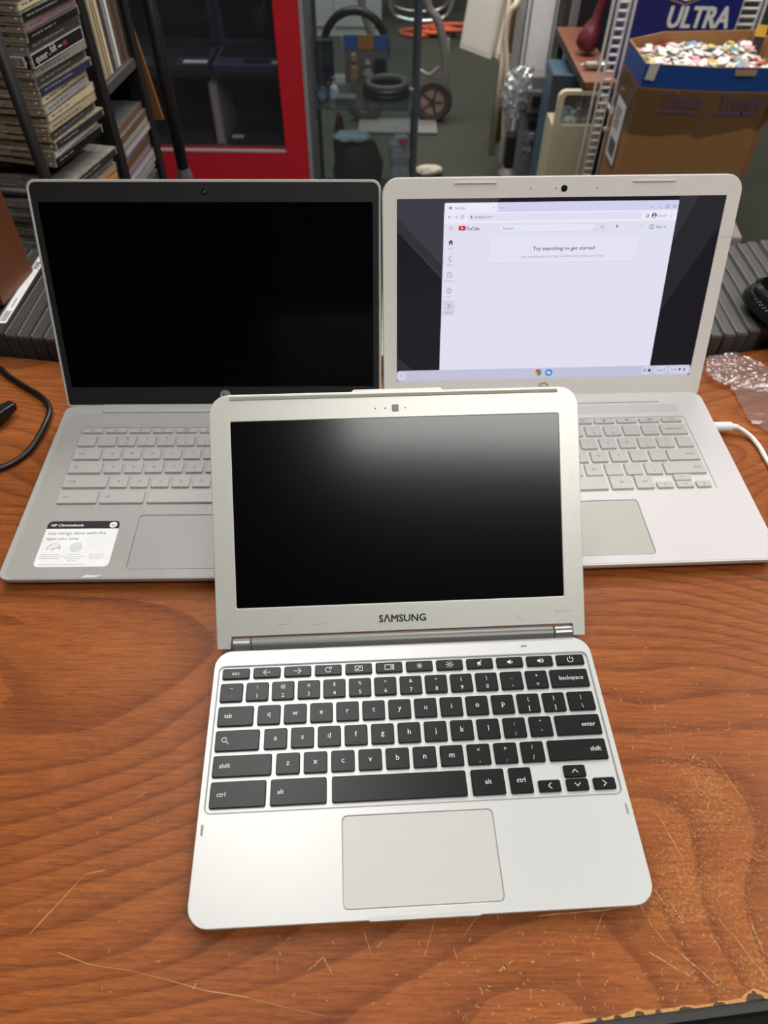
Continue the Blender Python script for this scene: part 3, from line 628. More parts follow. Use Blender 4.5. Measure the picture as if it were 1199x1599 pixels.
g_ = mm(); TX(g_, 'YouTube', 67.5, 184.6, 2.3, 9.4, 0); TX(g_, '\u00d7', 103.9, 184.4, 2.6); TX(g_, 'youtube.com', 86.4, 176.7, 2.4, 16.4, 0); TX(g_, 'Guest', 261.8, 175.9, 2.1, 8, 0)
icon(g_, 'left', .0628, .1780, .0014, .0004); icon(g_, 'right', .0688, .1779, .0014, .0003); icon(g_, 'reload', .0748, .1779, .0019, .0004); TX(g_, '+', 111.7, 184.0, 2.8)
R4(g_, 82.5, 176.8, 84.2, 178.4); g_.ring(.08335, .1784, .0005, .0008, 0, 10, 0, PI)
g_.line(P2([(253.0, 185.0), (254.0, 184.1), (255.0, 185.0)]), .0004); g_.line(P2([(261.6, 183.6), (263.8, 183.6)]), .0004); g_.line(P2([(268.2, 183.6), (270.4, 183.6), (270.4, 185.8), (268.2, 185.8), (268.2, 183.6)]), .0004)
g_.line(P2([(274.6, 183.8), (276.8, 186)]), .0004); g_.line(P2([(274.6, 186), (276.8, 183.8)]), .0004)
g_.line(P2([(250, 175.7), (252.4, 175.7), (252.4, 178), (250, 178), (250, 175.7)]), .0004); R4(g_, 251.4, 175.7, 252.4, 178)
for k in range(3): g_.disc(.2746, .1752 + .0013 * k, .00035, 0, 8)
lit('toolbar_print', g_, (112, 110, 124), 7)
g_ = mm(); g_.disc(.2578, .1770, .0024, 0, 18); lit('profile_icon', g_, (60, 60, 70), 7)
g_ = mm(); g_.disc(.2578, .1777, .0008, 0, 10); R4(g_, 256.5, 175.2, 259.1, 176.5, .6); lit('profile_face', g_, (238, 238, 252), 8)
for (x0, y0, x1, y1) in ((61.9, 184.7, 64.7, 186.9), (71.6, 166.0, 78.4, 170.2)): lit('video_logo', R4(mm(), x0, y0, x1, y1, .9), (205, 62, 72), 7)
for (x, y, s_) in ((63.3, 185.8, .5), (75.0, 168.1, 1.0)): lit('play_mark', poly(mm(), [(x - s_ * .7, y - s_), (x + s_, y), (x - s_ * .7, y + s_)]), (246, 244, 252), 8)
g_ = mm(); TX(g_, 'YouTube', 79.2, 166.1, 3.3, 12.2, 0, .012); TX(g_, 'Try searching to get started', 174.3, 147.3, 3.3, 60, .5, .012)
poly(g_, [(62.2, 155.6), (64.7, 158), (67.2, 155.6), (66.4, 155.6), (66.4, 153.2), (65.3, 153.2), (65.3, 155), (64.1, 155), (64.1, 153.2), (63, 153.2), (63, 155.6)])
R4(g_, 222.8, 166.6, 223.9, 169.2, .5)
lit('page_heading', g_, (72, 72, 82), 7)
lit('search_box', R4(mm(), 110.2, 163.8, 214, 171.0, 3.5), (214, 214, 232), 3); lit('search_field', R4(mm(), 110.6, 164.2, 203.0, 170.6, 3.2), (232, 232, 248), 5); lit('search_button', R4(mm(), 203.2, 164.2, 213.6, 170.6, 3), (224, 224, 241), 5)
lit('voice_button', R4(mm(), 220.1, 164.4, 226.5, 170.8, 3.1), (224, 224, 241), 3)
lit('hint_card', R4(mm(), 101.8, 135.4, 246.6, 158.2, 2), (221, 221, 239), 3); lit('hint_card_face', R4(mm(), 102.3, 136.2, 246.0, 159.2, 1.6), (231, 231, 247), 4)
lit('history_highlight', R4(mm(), 59.0, 86.4, 70.8, 101.4, 1.2), (212, 212, 229), 3)
g_ = mm(); TX(g_, 'Search', 113.8, 166.2, 2.4, 9.6, 0); TX(g_, 'Start watching videos to help us build a feed of videos you\'ll love', 173.8, 140.6, 2.1, 81)
for s_, y in (('Home', 149.6), ('Shorts', 134.4), ('Subscriptions', 119.5), ('You', 104.5), ('History', 89.3)): TX(g_, s_, 64.7, y, 1.5, {'Subscriptions': 10.6}.get(s_, len(s_) * 1.1))
for k in range(3): g_.line(P2([(62.9, 166.6 + 1.4 * k), (66.3, 166.6 + 1.4 * k)]), .0004)
icon(g_, 'search', .2092, .1674, .0017, .0004)
for k in range(3): g_.disc(.2472, .1658 + .0014 * k, .00035, 0, 8)
g_.ring(.0647, .1108, .0021, .0026, 0, 18); g_.ring(.0647, .1115, .0006, .0010, 0, 12); g_.line(P2([(63.4, 109.4), (66, 109.4)]), .0004)
g_.ring(.0646, .0957, .0017, .0022, 0, 16, -.8 * PI, .75 * PI); g_.line(P2([(64.6, 97), (64.6, 95.6), (65.6, 95)]), .0004)
g_.line(P2([(62.4, 123.6), (67, 123.6), (67, 127.2), (62.4, 127.2), (62.4, 123.6)]), .0004); g_.line(P2([(63, 128.2), (66.4, 128.2)]), .0004); g_.line(P2([(64.2, 124.5), (65.6, 125.4), (64.2, 126.3)]), .0003)
g_.line(P2([(66, 143), (63.4, 141.6), (63.4, 140.4), (65.8, 139.4), (65, 138), (63.2, 138.6)]), .0005)
lit('page_print', g_, (138, 137, 150), 7)
g_ = mm(); TX(g_, 'Sign in', 261.4, 166.0, 2.3, 9.4, 0, .008); g_.ring(.2571, .1671, .0020, .0024, 0, 16); g_.ring(.2571, .1676, .0005, .0009, 0, 10); g_.line(P2([(255.9, 165.8), (258.3, 165.8)]), .0004)
lit('sign_in_link', g_, (94, 116, 178), 7)
lit('shelf', R4(mm(), 13.2, 19.4, 323.8, 30.6, 3.2), (196, 196, 222), 5)
g_ = mm(); g_.disc(.0184, .0250, .0040, 0, 24); lit('launcher_button', g_, (226, 226, 244), 6)
g_ = mm(); g_.ring(.0184, .0250, .0013, .0019, 0, 18); lit('launcher_ring', g_, (110, 110, 130), 7)
for k, rgb in enumerate(((206, 72, 66), (236, 190, 60), (70, 150, 84))):
    g_ = mm(); g_.ring(.1614, .0256, .0014, .0037, 0, 8, PI / 6 + (k) * 2 * PI / 3, PI / 6 + (k + 1) * 2 * PI / 3); lit('browser_icon', g_, rgb, 7)
g_ = mm(); g_.disc(.1614, .0256, .0014, 0, 14); lit('browser_icon_centre', g_, (80, 120, 205), 8)
g_ = mm(); g_.disc(.1729, .0255, .0038, 0, 22); lit('files_icon', g_, (60, 140, 214), 7)
g_ = mm(); R4(g_, 171.1, 24.0, 174.7, 26.8, .4); lit('files_folder', g_, (206, 228, 246), 8)
for a, c_ in ((271.4, 283.4), (285.2, 299), (300.6, 321.8)): lit('status_pill', R4(mm(), a, 21.6, c_, 29.6, 3.6), (214, 214, 235), 6)
g_ = mm(); TX(g_, 'Aug 13', 292.1, 24.7, 2.2, 9.5); TX(g_, '4:32', 306.2, 24.7, 2.2, 6.2); g_.ring(.2750, .0256, .0012, .0018, 0, 14); g_.disc(.2800, .0256, .0018, 0, 14); poly(g_, [(310.6, 26.6), (312.4, 24.3), (314.2, 26.6), (312.4, 27.2)]); R4(g_, 316.6, 24.2, 318.2, 27.2, .3)
lit('status_print', g_, (80, 80, 96), 7)

# ------------------------------------------------------------------ things on the desk
blackcord = mat('black_cord', (18, 18, 19), .38, var=.1, scale=300)
cp = smooth_path([(-.52, .70, .0036), (-.47, .662, .0036), (-.434, .634, .0036), (-.420, .621, .0036), (-.394, .602, .0036), (-.375, .589, .0036), (-.361, .574, .005), (-.3535, .558, .006), (-.352, .538, .006), (-.354, .513, .005), (-.361, .494, .0036), (-.377, .478, .0036), (-.41, .462, .0036), (-.47, .45, .0036)], 5)
MB().tube(cp, .0031, 12).build('black_cable', blackcord, smooth=True, label='thick black power cord curving across the desk left of the silver laptop', cat='cord')
pg = thing('power_plug', 'black plug lying on the desk inside the loop of the black cord', 'plug', T((-.395, .557, .0)) @ RZ(math.radians(62)))
MB().loops([[(x, y * s, z * q + .012) for x, y, z in ((d, -.0065, -.006), (d, .0065, -.006), (d, .0065, .006), (d, -.0065, .006))] for d, s, q in ((-.050, .6, .6), (-.03, 1, 1), (-.006, 1, 1), (.006, .82, .7), (.009, .6, .45))]).build('plug_body', blackcord, pg, bevel=.0012)
MB().tube([(.0, .0068, .0), (.0, .0068, .012)], .003, 8).build('strain_relief', blackcord, pg)
MB().tube(smooth_path([(-.048, 0, .012), (-.07, .004, .008), (-.10, .01, .0035), (-.14, .03, .0035)], 5), .0028, 10).build('lead', blackcord, pg)
uc = thing('charging_cable', 'white charging cable plugged into the right side of the white laptop', 'cable', T((0, 0, 0)))
whitec = mat('white_cable', (236, 234, 230), .4)
MB().tube([(.3405, .5460, .0085), (.3420, .5461, .0085), (.3590, .5466, .0085), (.3602, .5466, .0085)], [.0044, .0051, .0051, .0042], 16).build('plug', whitec, uc, smooth=False)
MB().tube(smooth_path([(.359, .5466, .0085), (.366, .5470, .0075), (.3735, .5425, .0055), (.3800, .5345, .0035), (.3835, .520, .0028), (.3845, .503, .0026), (.390, .470, .0026), (.415, .43, .0026), (.47, .40, .0026)], 6), [.0031] * 7 + [.0024] * 42, 12).build('cord', whitec, uc, smooth=True)

# crumpled clear bag
def bag():
    pts_out = [(.369, .668), (.409, .6765), (.437, .652), (.5, .62), (.5, .47), (.455, .50), (.399, .543), (.383, .563), (.384, .600), (.382, .618), (.371, .621), (.357, .633)]
    def inside(x, y):
        c = False; n = len(pts_out); j = n - 1
        for i in range(n):
            xi, yi = pts_out[i]; xj, yj = pts_out[j]
            if (yi > y) != (yj > y) and x < (xj - xi) * (y - yi) / (yj - yi) + xi: c = not c
            j = i
        return c
    from mathutils import noise
    step = .0022; vs = {}; mb = MB()
    def hgt(x, y):
        n1 = noise.noise(Vector((x * 45 + y * 20, y * 120, 0))); n2 = noise.noise(Vector((x * 95 - y * 60, y * 210, 3.3))); n3 = noise.noise(Vector((x * 22, y * 30, 7)))
        up = max(0, min(1, (y - .612) / .02)) * max(0.3, 1 - max(0, (x - .40) / .1))
        return .002 + up * (.005 + .0042 * abs(n1) + .0016 * abs(n2)) + (1 - up) * (.0006 + .0007 * abs(n1) + .0003 * abs(n2)) + .002 * abs(n3)
    nx, ny = 70, 96; idx = {}
    for i in range(nx):
        for j in range(ny):
            x = .352 + i * step; y = .468 + j * step
            if inside(x, y): idx[(i, j)] = len(mb.v); mb.v.append((x, y, hgt(x, y)))
    for (i, j) in list(idx):
        if (i + 1, j) in idx and (i, j + 1) in idx and (i + 1, j + 1) in idx: mb.f.append((idx[(i, j)], idx[(i + 1, j)], idx[(i + 1, j + 1)], idx[(i, j + 1)]))
    return mb
bag().build('plastic_bag', glass('clear_film', (244, 236, 232), .28, .27, .08), label='crumpled clear plastic bag lying on the desk behind the white laptop', cat='plastic bag')

# ------------------------------------------------------------------ row of disc cases standing behind the desk
casem = mat('black_case', (52, 51, 51), .55, var=.1, scale=500, bump=.1)
casem2 = mat('grey_case', (70, 68, 66), .5, var=.08, scale=500, bump=.1)
sleeve = mat('case_sleeve_edge', (128, 126, 122), .4)
def edge_y(x):
    for (x1, y1), (x0, y0) in zip(back_curve[:-1], back_curve[1:]):
        if x0 <= x <= x1: return y0 + (y1 - y0) * (x - x0) / (x1 - x0)
    return .7
ledge = thing('rear_ledge', 'narrow black shelf fixed behind the desk under the disc cases', 'shelf')
MB().prism([(-.75, edge_y(-.75) + .001), (-.45, .664), (-.375, .6545), (-.12, .636), (0, .6355), (.12, .642), (.377, .679), (.453, .697), (.75, edge_y(.75) + .003), (.75, .97), (.35, .90), (-.35, .84), (-.75, .88)], -.124, -.112).build('board', mat('black_shelf', (30, 29, 28), .6), ledge)
for x, y in ((-.7, .80), (.7, .88)): MB().box(x - .012, y - .012, FLOOR, x + .012, y + .012, -.124).build('leg', mat('black_shelf', (30, 29, 28), .6), ledge)
def disc_case(x, label, grey=False, dy=0.0, top=.0, group='disc cases standing behind the desk', label_strip=False, t=.0145):
    r = thing('disc_case', label, 'disc case', T((x, edge_y(x) + .004 + dy, -.112)) @ RZ(random.uniform(-.012, .012)), group)
    m = casem2 if grey else casem
    h = .135 + top
    L0 = rr(-t / 2 + .0004, 0, t / 2 - .0004, .19, .002, 2)
    MB().loops([[(a, b_, 0) for a, b_ in L0], [(a, b_, h - .0022) for a, b_ in L0], [(a * .90, .19 / 2 + (b_ - .095) * .985, h) for a, b_ in L0]]).build('case', m, r)
    MB().box(-t / 2, .004, h - .010, -t / 2 + .0008, .186, h + .0005).build('cover_sleeve', sleeve, r)
    MB().box(t / 2 - .0026, .003, h - .0004, t / 2 - .0014, .187, h + .0004).build('seam', mat('case_seam', (26, 26, 26), .7), r)
    if label_strip:
        MB().box(-t / 2 + .002, .018, h - .0003, t / 2 - .002, .168, h + .0007).build('white_label', mat('paper_label', (232, 232, 230), .7), r)
        p = MB()
        for k in range(16): p.rect(-t / 2 + .003 + .0006 * (k % 3), .022 + k * .0013, t / 2 - .004 + .0005 * (k % 2), .0226 + k * .0013, 0)
        for k in range(9): p.rect(-t / 2 + .0035, .135 + k * .002, t / 2 - .0035 - .001 * (k % 3), .1362 + k * .002, 0)
        for k in range(5): p.rect(-.0005, .05 + k * .004, .0012, .0525 + k * .004, 0)
        p.build('label_print', mat('label_ink', (70, 70, 72), .8), r, T((0, 0, h + .0008)))
    return r
xs_l = [-.4400, -.4248, -.4095, -.3938, -.3780, -.3625, -.347]
labs_l = ['black disc case with a long white paper label, against the wooden speaker box', 'second disc case from the wooden speaker box, plain black', 'third black disc case from the wooden speaker box', 'fourth black disc case from the wooden speaker box',
          'fifth black disc case from the wooden speaker box', 'sixth black disc case, half behind the silver laptop screen', 'seventh black disc case, behind the silver laptop screen']
for i, x in enumerate(xs_l): disc_case(x, labs_l[i], dy=.0, top=.004 + (.003 if i == 0 else 0), label_strip=(i == 0))
for x, lb in ((-.4570, 'black disc case under the right edge of the wooden speaker box'), (-.4730, 'black disc case under the middle of the wooden speaker box'), (-.5000, 'black disc case under the far left of the wooden speaker box')): disc_case(x, lb, top=.004)
xs_r = [.336, .3515, .3675, .3835, .3995, .4155, .4320, .4485, .4650, .4815, .4980, .5145]
for i, x in enumerate(xs_r):
    lb = ('grey' if i % 2 else 'charcoal') + ' disc case, ' + ordinal(i + 1) + ' from the left in the row right of the white laptop screen'
    disc_case(x, lb, grey=True, dy=random.uniform(-.001, .003) + .0006 * i, top=random.uniform(-.001, .002), label_strip=False)
wl = disc_case(.3205, 'disc case with white spine label just behind the white laptop screen edge', grey=True, label_strip=True)
r = thing('jewel_case_row', 'clear disc case glimpsed in the gap between the two rear laptop screens', 'disc case', T((.0, .639, -.112)))
MB().box(-.0055, 0, 0, .0055, .142, .136).build('case', mat('clear_case', (176, 174, 170), .25, var=.15, scale=120), r, bevel=.001)
MB().box(-.004, .0, .1355, .004, .14, .1372).build('case_edge', mat('clear_edge', (214, 212, 208), .2), r)
# wooden speaker box on the cases, left
SZ = .0305
sp = thing('speaker_box', 'small wood-veneered speaker box with black front, standing on the disc cases', 'speaker', T((-.4505, .7035, SZ)) @ RZ(-.10))
veneer = mat('brown_veneer', (112, 62, 36), .45, var=.18, scale=26, stretch=(1, 1, .12))
MB().box(-.14, .014, 0, 0, .093, .21).build('cabinet', veneer, sp, bevel=.0015)
MB().box(-.138, 0, .002, -.001, .0138, .208).build('front_grille', mat('speaker_cloth', (17, 16, 16), .9, var=.3, scale=900, bump=.5), sp, bevel=.003)
# black rounded mesh device on the right cases
dv = thing('mesh_gadget', 'black rounded gadget with perforated rim lying on the grey disc cases', 'gadget', T((.487, .722, .028)) @ RZ(.25))
gm = mat('gadget_black', (15, 15, 16), .35)
P0 = rr(-.055, -.055, .055, .055, .026, 6)
MB().loops([[(x * k, y * k, z) for x, y in P0] for k, z in ((.90, 0), (1.0, .006), (1.0, .012), (.93, .019))]).build('body', gm, dv, smooth=False)
MB().loops([[(x * k, y * k, z) for x, y in P0] for k, z in ((.90, .019), (.88, .026), (.80, .029))]).build('raised_top', mat('gadget_gloss', (10, 10, 10), .12), dv)
hol = MB()
for k in range(15):
    for q in range(3):
        a = math.radians(118 + k * 6.2); d = .0465 + q * .0028
        hol.lathe([(.0009, 0), (.0009, .0006)], 6, T((d * math.cos(a) * 1.08, d * math.sin(a) * 1.08, .0155 - q * .0 + .0025)))
hol.build('grille_dots', mat('gadget_dots', (120, 118, 116), .5), dv, kind='stuff')

# ------------------------------------------------------------------ CD cases
clearp = mat('jewel_plastic', (150, 142, 122), .22, var=.4, scale=90, spec=.6)
clearp2 = mat('jewel_plastic_grey', (136, 132, 124), .22, var=.4, scale=90, spec=.6)
clearp3 = mat('jewel_plastic_smoke', (104, 102, 99), .25, var=.25, scale=90, spec=.6)
SPINES = {'red': (156, 43, 56), 'lilac grey': (183, 170, 173), 'pale grey': (183, 180, 178), 'cream': (229, 209, 173), 'black': (26, 26, 28), 'mauve': (156, 126, 134), 'dark grey': (70, 68, 68), 'white': (235, 235, 235), 'beige': (197, 178, 143), 'clear': (156, 151, 143), 'navy': (53, 58, 95), 'brown': (117, 80, 53), 'green': (36, 85, 63), 'orange': (235, 156, 70), 'tan': (183, 156, 119), 'charcoal': (51, 50, 51)}
_cd = {}
def cd(label, M, colour, body=clearp, group=None, thick=.0102, plain=False, words=None):
    """jewel case: x -0.142..0, y 0..0.125, spine on the x=0 face"""
    r = thing('cd_case', label, 'CD case', M, group)
    key = (round(thick, 4), body.name)
    if key not in _cd:
        b = MB().box(-.142, 0, .0005, -.0003, .125, thick * .62).box(-.1405, .0014, thick * .62, -.0015, .1236, thick * .74).box(-.142, 0, thick * .74, 0, .125, thick).box(-.139, .003, 0, -.003, .122, .0005)
        _cd[key] = b.mesh('cd_case')
        _cd[key].materials.append(body)
    link('case', _cd[key], body, r)
    sm_ = mat('spine_' + colour.replace(' ', '_'), SPINES[colour], .35, var=.12, scale=60)
    MB().box(-.0004, .004, thick * .10, .0003, .121, thick * .88).build('spine_card', sm_, r)
    if group and 'stack' in group:
        MB().box(-.060, -.0003, thick * .60, -.022, .0012, thick * .76).build('hinge_slot', mat('slot_dark', (34, 32, 30), .6), r)
        MB().lathe([(.0016, 0), (.0016, .0006), (.0008, .0008)], 10, T((-.0065, 0, thick * .45)) @ RX(PI / 2)).build('hinge_pin', mat('pin_clear', (206, 202, 192), .2), r)
    if not plain:
        dark = sum(SPINES[colour]) < 260
        p = MB(); rn = random.Random(label)
        y = .012
        if words: text(p, words, .012, -.0016, thick * .36, ax=0)
        else:
            for q in range(rn.randint(3, 9)):
                w = rn.uniform(.002, .009); p.rect(y, -thick * .08, y + w, thick * .08); y += w + rn.uniform(.001, .004)
                if y > .11: break
        p.build('spine_print', mat('spine_ink_light', (150, 148, 146), .6) if dark else mat('spine_ink_dark', (96, 90, 86), .6), r, T((.0004, 0, thick * .5)) @ Matrix(((0, 0, 1, 0), (1, 0, 0, 0), (0, 1, 0, 0), (0, 0, 0, 1))))
    return r
YA = math.radians(-11.5)
def stackM(z, lean, j=.003):
    return T((-.425 + lean, .945, z)) @ RZ(YA + random.uniform(-.04, .04)) @ T((random.uniform(-j, j), random.uniform(-j, j), 0))
up_cols = ['black', 'white', 'charcoal', 'dark grey', 'beige', 'cream', 'pale grey', 'cream', 'navy', 'dark grey', 'clear', 'QUEER', 'dark grey', 'black', 'mauve', 'black', 'cream', 'lilac grey', 'pale grey', 'red', 'cream', 'black', 'pale grey']
z = .0935
for i, cname in enumerate(up_cols):
    lean = -.010 + .0008 * i
    body = (clearp if i < 8 or i % 3 else clearp2)
    if cname == 'QUEER':
        M_ = stackM(z, lean + .004)
        r = cd('thick black CD case with white outline and lettering in the tall stack', M_, 'black', clearp2, 'CD cases in the tall stack', .0155, True)
        p = MB(); text(p, 'queer', .010, -.0034, .0078, width=.026, ax=0, bold=.01); text(p, 'as', .0385, -.003, .003, width=.003, ax=0); text(p, 'folk', .0435, -.002, .0085, width=.014, ax=0, bold=.01)
        p.rect(.062, -.001, .070, .001)
        p.build('spine_title', mat('title_white', (220, 218, 214), .6), r, T((.0004, 0, .0077)) @ Matrix(((0, 0, 1, 0), (1, 0, 0, 0), (0, 1, 0, 0), (0, 0, 0, 1))))
        p = MB(); p.rect(.073, -.002, .083, .0024); p.build('spine_red_mark', mat('mark_red', (150, 50, 44), .6), r, T((.0004, 0, .0077)) @ Matrix(((0, 0, 1, 0), (1, 0, 0, 0), (0, 1, 0, 0), (0, 0, 0, 1))))
        e = MB(); e.line([(.003, -.0068), (.122, -.0068), (.122, .0068), (.003, .0068), (.003, -.0068)], .0011)
        e.build('white_outline', mat('title_white', (220, 218, 214), .6), r, T((.00045, 0, .0077)) @ Matrix(((0, 0, 1, 0), (1, 0, 0, 0), (0, 1, 0, 0), (0, 0, 0, 1))))
        MB().box(-.140, -.0004, .0012, -.002, 0, .0142).build('back_card', mat('card_black', (20, 20, 20), .5), r)
        MB().box(-.041, -.0007, .0016, -.007, -.0004, .0136).build('barcode_panel', mat('card_white', (226, 224, 220), .6), r)
        bc = MB(); rn = random.Random(4); x = -.0385
        while x < -.010:
            w = rn.choice((.0005, .0009, .0013)); bc.box(x, -.0009, .0024, x + w, -.0007, .0118); x += w + rn.choice((.0005, .0008))
        bc.build('barcode', mat('card_black', (20, 20, 20), .5), r, kind='stuff')
        z += .0156; continue
    cd('%s-spined CD case, %s from the bottom of the tall stack on the rack' % (cname, ordinal(i + 1)), stackM(z, lean), cname, body, 'CD cases in the tall stack')
    z += .0104
low_cols = ['charcoal', 'dark grey', 'charcoal', 'black', 'dark grey', 'charcoal', 'dark grey', 'charcoal', 'black', 'brown', 'orange', 'charcoal', 'dark grey', 'orange', 'tan', 'clear', 'charcoal']
z = -.105
for i, cname in enumerate(low_cols):
    cd('%s-spined CD case, %s from the top of the lower stack under the rail' % (cname, ordinal(17 - i)), stackM(z, -.006, .004), cname, clearp2, 'CD cases in the lower stack')
    z += .0104
# the black tube rack that carries the two stacks
ironm = mat('black_iron', (30, 29, 30), .45, var=.15, scale=200)
rk = thing('tube_rack', 'black tubular rack carrying the stacked CD cases at the left', 'rack')
MB().tube([(-.4205, .868, FLOOR), (-.4205, .868, .62)], .0072, 14).build('post', ironm, rk, smooth=True)
MB().tube([(-.64, .915, FLOOR), (-.64, .915, .62)], .0072, 14).build('post', ironm, rk, smooth=True)
MB().tube([(-.655, 1.075, FLOOR), (-.655, 1.075, .62)], .0072, 14).build('post', ironm, rk, smooth=True)
MB().tube([(-.64, .915, .0775), (-.4205, .904, .0775)], .0070, 12).build('rail', ironm, rk, smooth=True)
for zz in (.0855, -.113):
    MB().prism([(-.443, .965), (-.424, 1.055), (-.56, 1.085), (-.66, 1.085), (-.66, .96)][::1], zz, zz + .0065).build('shelf', ironm, rk)

# ------------------------------------------------------------------ black wooden media tower beside it
tw = thing('media_tower', 'tall black open media tower filled with CD cases, behind the tube rack', 'shelf unit', T((-.412, 1.136, 0)) @ RZ(math.radians(-4.5)))
tbk = mat('tower_black', (22, 21, 22), .5, var=.15, scale=80, bump=.1)
tgy = mat('tower_shelf', (74, 71, 68), .55, var=.1, scale=80)
for (x0, y0) in ((-.022, -.022), (-.022, .128), (-.175, -.022), (-.175, .128)): MB().box(x0, y0, FLOOR, x0 + .022, y0 + .022, .62).build('upright', tbk, tw, bevel=.001)
for zz in (.1165, -.1765, .40, -.5): MB().box(-.175, 0, zz, -.0015, .128, zz + .0125).build('shelf', tgy if zz == .1165 else tbk, tw)
MB().box(-.180, -.02, FLOOR, -.175, .148, .62).build('back_panel', tbk, tw)
MB().box(-.153, .140, FLOOR, -.022, .146, .62).build('side_panel', tbk, tw)
fl = MB().prism([(-.06, 0), (.0035, 0), (-.0175, .155), (-.06, .155)], 0, .006).build('divider_board', mat('tan_board', (132, 88, 44), .6, var=.12, scale=40), tw, T((-.0075, .206, .012)) @ RX(PI / 2), label='tan wooden wedge-shaped board')
MB().box(-.05, .148, .0, -.03, .206, .012).build('board_bracket', tbk, tw)
TM = T((-.412, 1.136, 0)) @ RZ(math.radians(-4.5))
for k, cname in enumerate(['cream', 'beige', 'tan', 'cream', 'dark grey', 'clear', 'white', 'brown', 'dark grey', 'brown', 'charcoal']):
    cd('%s-spined CD case standing upright, %s from the left on the tower shelf' % (cname, ordinal(k + 1)), TM @ T((-.006, .0035 + .0112 * k, .2540)) @ RX(-PI / 2) @ RZ(0) @ T((0, 0, 0)), cname, clearp3, 'upright CD cases on the tower shelf', plain=True)
z = -.036
for k, cname in enumerate(['pale grey', 'clear', 'lilac grey', 'mauve', 'brown', 'mauve', 'lilac grey', 'clear', 'brown', 'brown']):
    cd('%s-spined CD case lying flat, %s from the bottom below the tower shelf' % (cname, ordinal(k + 1)), TM @ T((-.004 + random.uniform(-.003, .003), .0015, z)) @ RZ(random.uniform(-.01, .01)), cname, clearp3, 'flat CD cases in the tower', plain=True)
    z += .0103
for k, cname in enumerate(['clear', 'navy', 'pale grey', 'tan', 'brown', 'pale grey', 'clear', 'green', 'green', 'charcoal']):
    cd('%s-spined CD case standing upright, %s from the left at the tower foot' % (cname, ordinal(k + 1)), TM @ T((-.004, .004 + .0118 * k, -.0385)) @ RX(-PI / 2), cname, clearp3, 'upright CD cases at the tower foot', plain=True)

# ------------------------------------------------------------------ black pole with clamp in front of the red cabinet
pl = thing('pole_stand', 'scuffed black metal pole with a grey clamp knob, in front of the red cabinet', 'pole', T((-.401, 1.4, 0)))
MB().tube([(0, 0, FLOOR + .02), (0, 0, .62)], .0112, 16).build('pole', mat('scuffed_black', (26, 25, 25), .4, var=.5, scale=60), pl, smooth=True)
MB().lathe([(.012, -.16), (.016, -.15), (.016, -.112), (.0125, -.098)], 8).build('clamp_knob', mat('knob_grey', (92, 92, 94), .4), pl)
MB().lathe([(.08, FLOOR), (.08, FLOOR + .012), (.03, FLOOR + .03)], 28).build('base_plate', mat('black_iron', (30, 29, 30), .45), pl)

# ------------------------------------------------------------------ red framed display cabinet
RX0, RX1, RY0, RY1 = -.72, -.214, 1.95, 2.192
rc = thing('display_cabinet', 'red framed glass display cabinet holding old laptops', 'cabinet', T((RX0, RY0, FLOOR)))
redm = mat('red_enamel', (206, 38, 50), .42, var=.05, scale=20)
def cab(name, x0, y0, z0, x1, y1, z1, m, **k): return MB().box(x0 - RX0, y0 - RY0, z0 - FLOOR, x1 - RX0, y1 - RY0, z1 - FLOOR).build(name, m, rc, **k)
dkp = mat('cabinet_inside', (80, 80, 86), .6)
cab('right_stile', -.274, RY0, -.284, RX1, RY0 + .03, .66, redm)
cab('left_stile', RX0, RY0, -.284, RX0 + .06, RY0 + .03, .66, redm)
cab('lower_panel', RX0, RY0, FLOOR, RX1, RY0 + .03, -.284, redm)
cab('top_rail', RX0, RY0, .66, RX1, RY0 + .03, .74, redm)
cab('edge_trim', RX1, RY0 - .002, FLOOR, RX1 + .006, RY0 + .03, .74, mat('trim_grey', (150, 148, 146), .4))
cab('sill_trim', RX0 + .06, RY0 - .001, -.288, -.274, RY0 + .004, -.282, mat('trim_pale', (196, 178, 178), .5))
cab('back_panel', RX0, RY1 - .012, FLOOR, RX1, RY1, .74, dkp)
cab('left_side', RX0, RY0 + .03, FLOOR, RX0 + .012, RY1 - .012, .74, dkp)
cab('right_side', RX1 - .012, RY0 + .03, FLOOR, RX1, RY1 - .012, .74, dkp)
cab('top_panel', RX0 + .012, RY0 + .03, .73, RX1 - .012, RY1 - .012, .74, glass('cabinet_glass', (246, 247, 250), .10, .02, .02))
cab('bottom_deck', RX0 + .012, RY0 + .03, -.305, RX1 - .012, RY1 - .012, -.290, mat('deck_grey', (86, 86, 88), .5))
cab('shelf', RX0 + .012, RY0 + .032, -.122, RX1 - .012, RY1 - .012, -.1135, glass('shelf_clear', (226, 232, 236), .3, .03, .05))
cab('glass_pane', RX0 + .06, RY0 + .012, -.284, -.274, RY0 + .017, .66, glass('cabinet_glass', (246, 247, 250), .10, .02, .02))
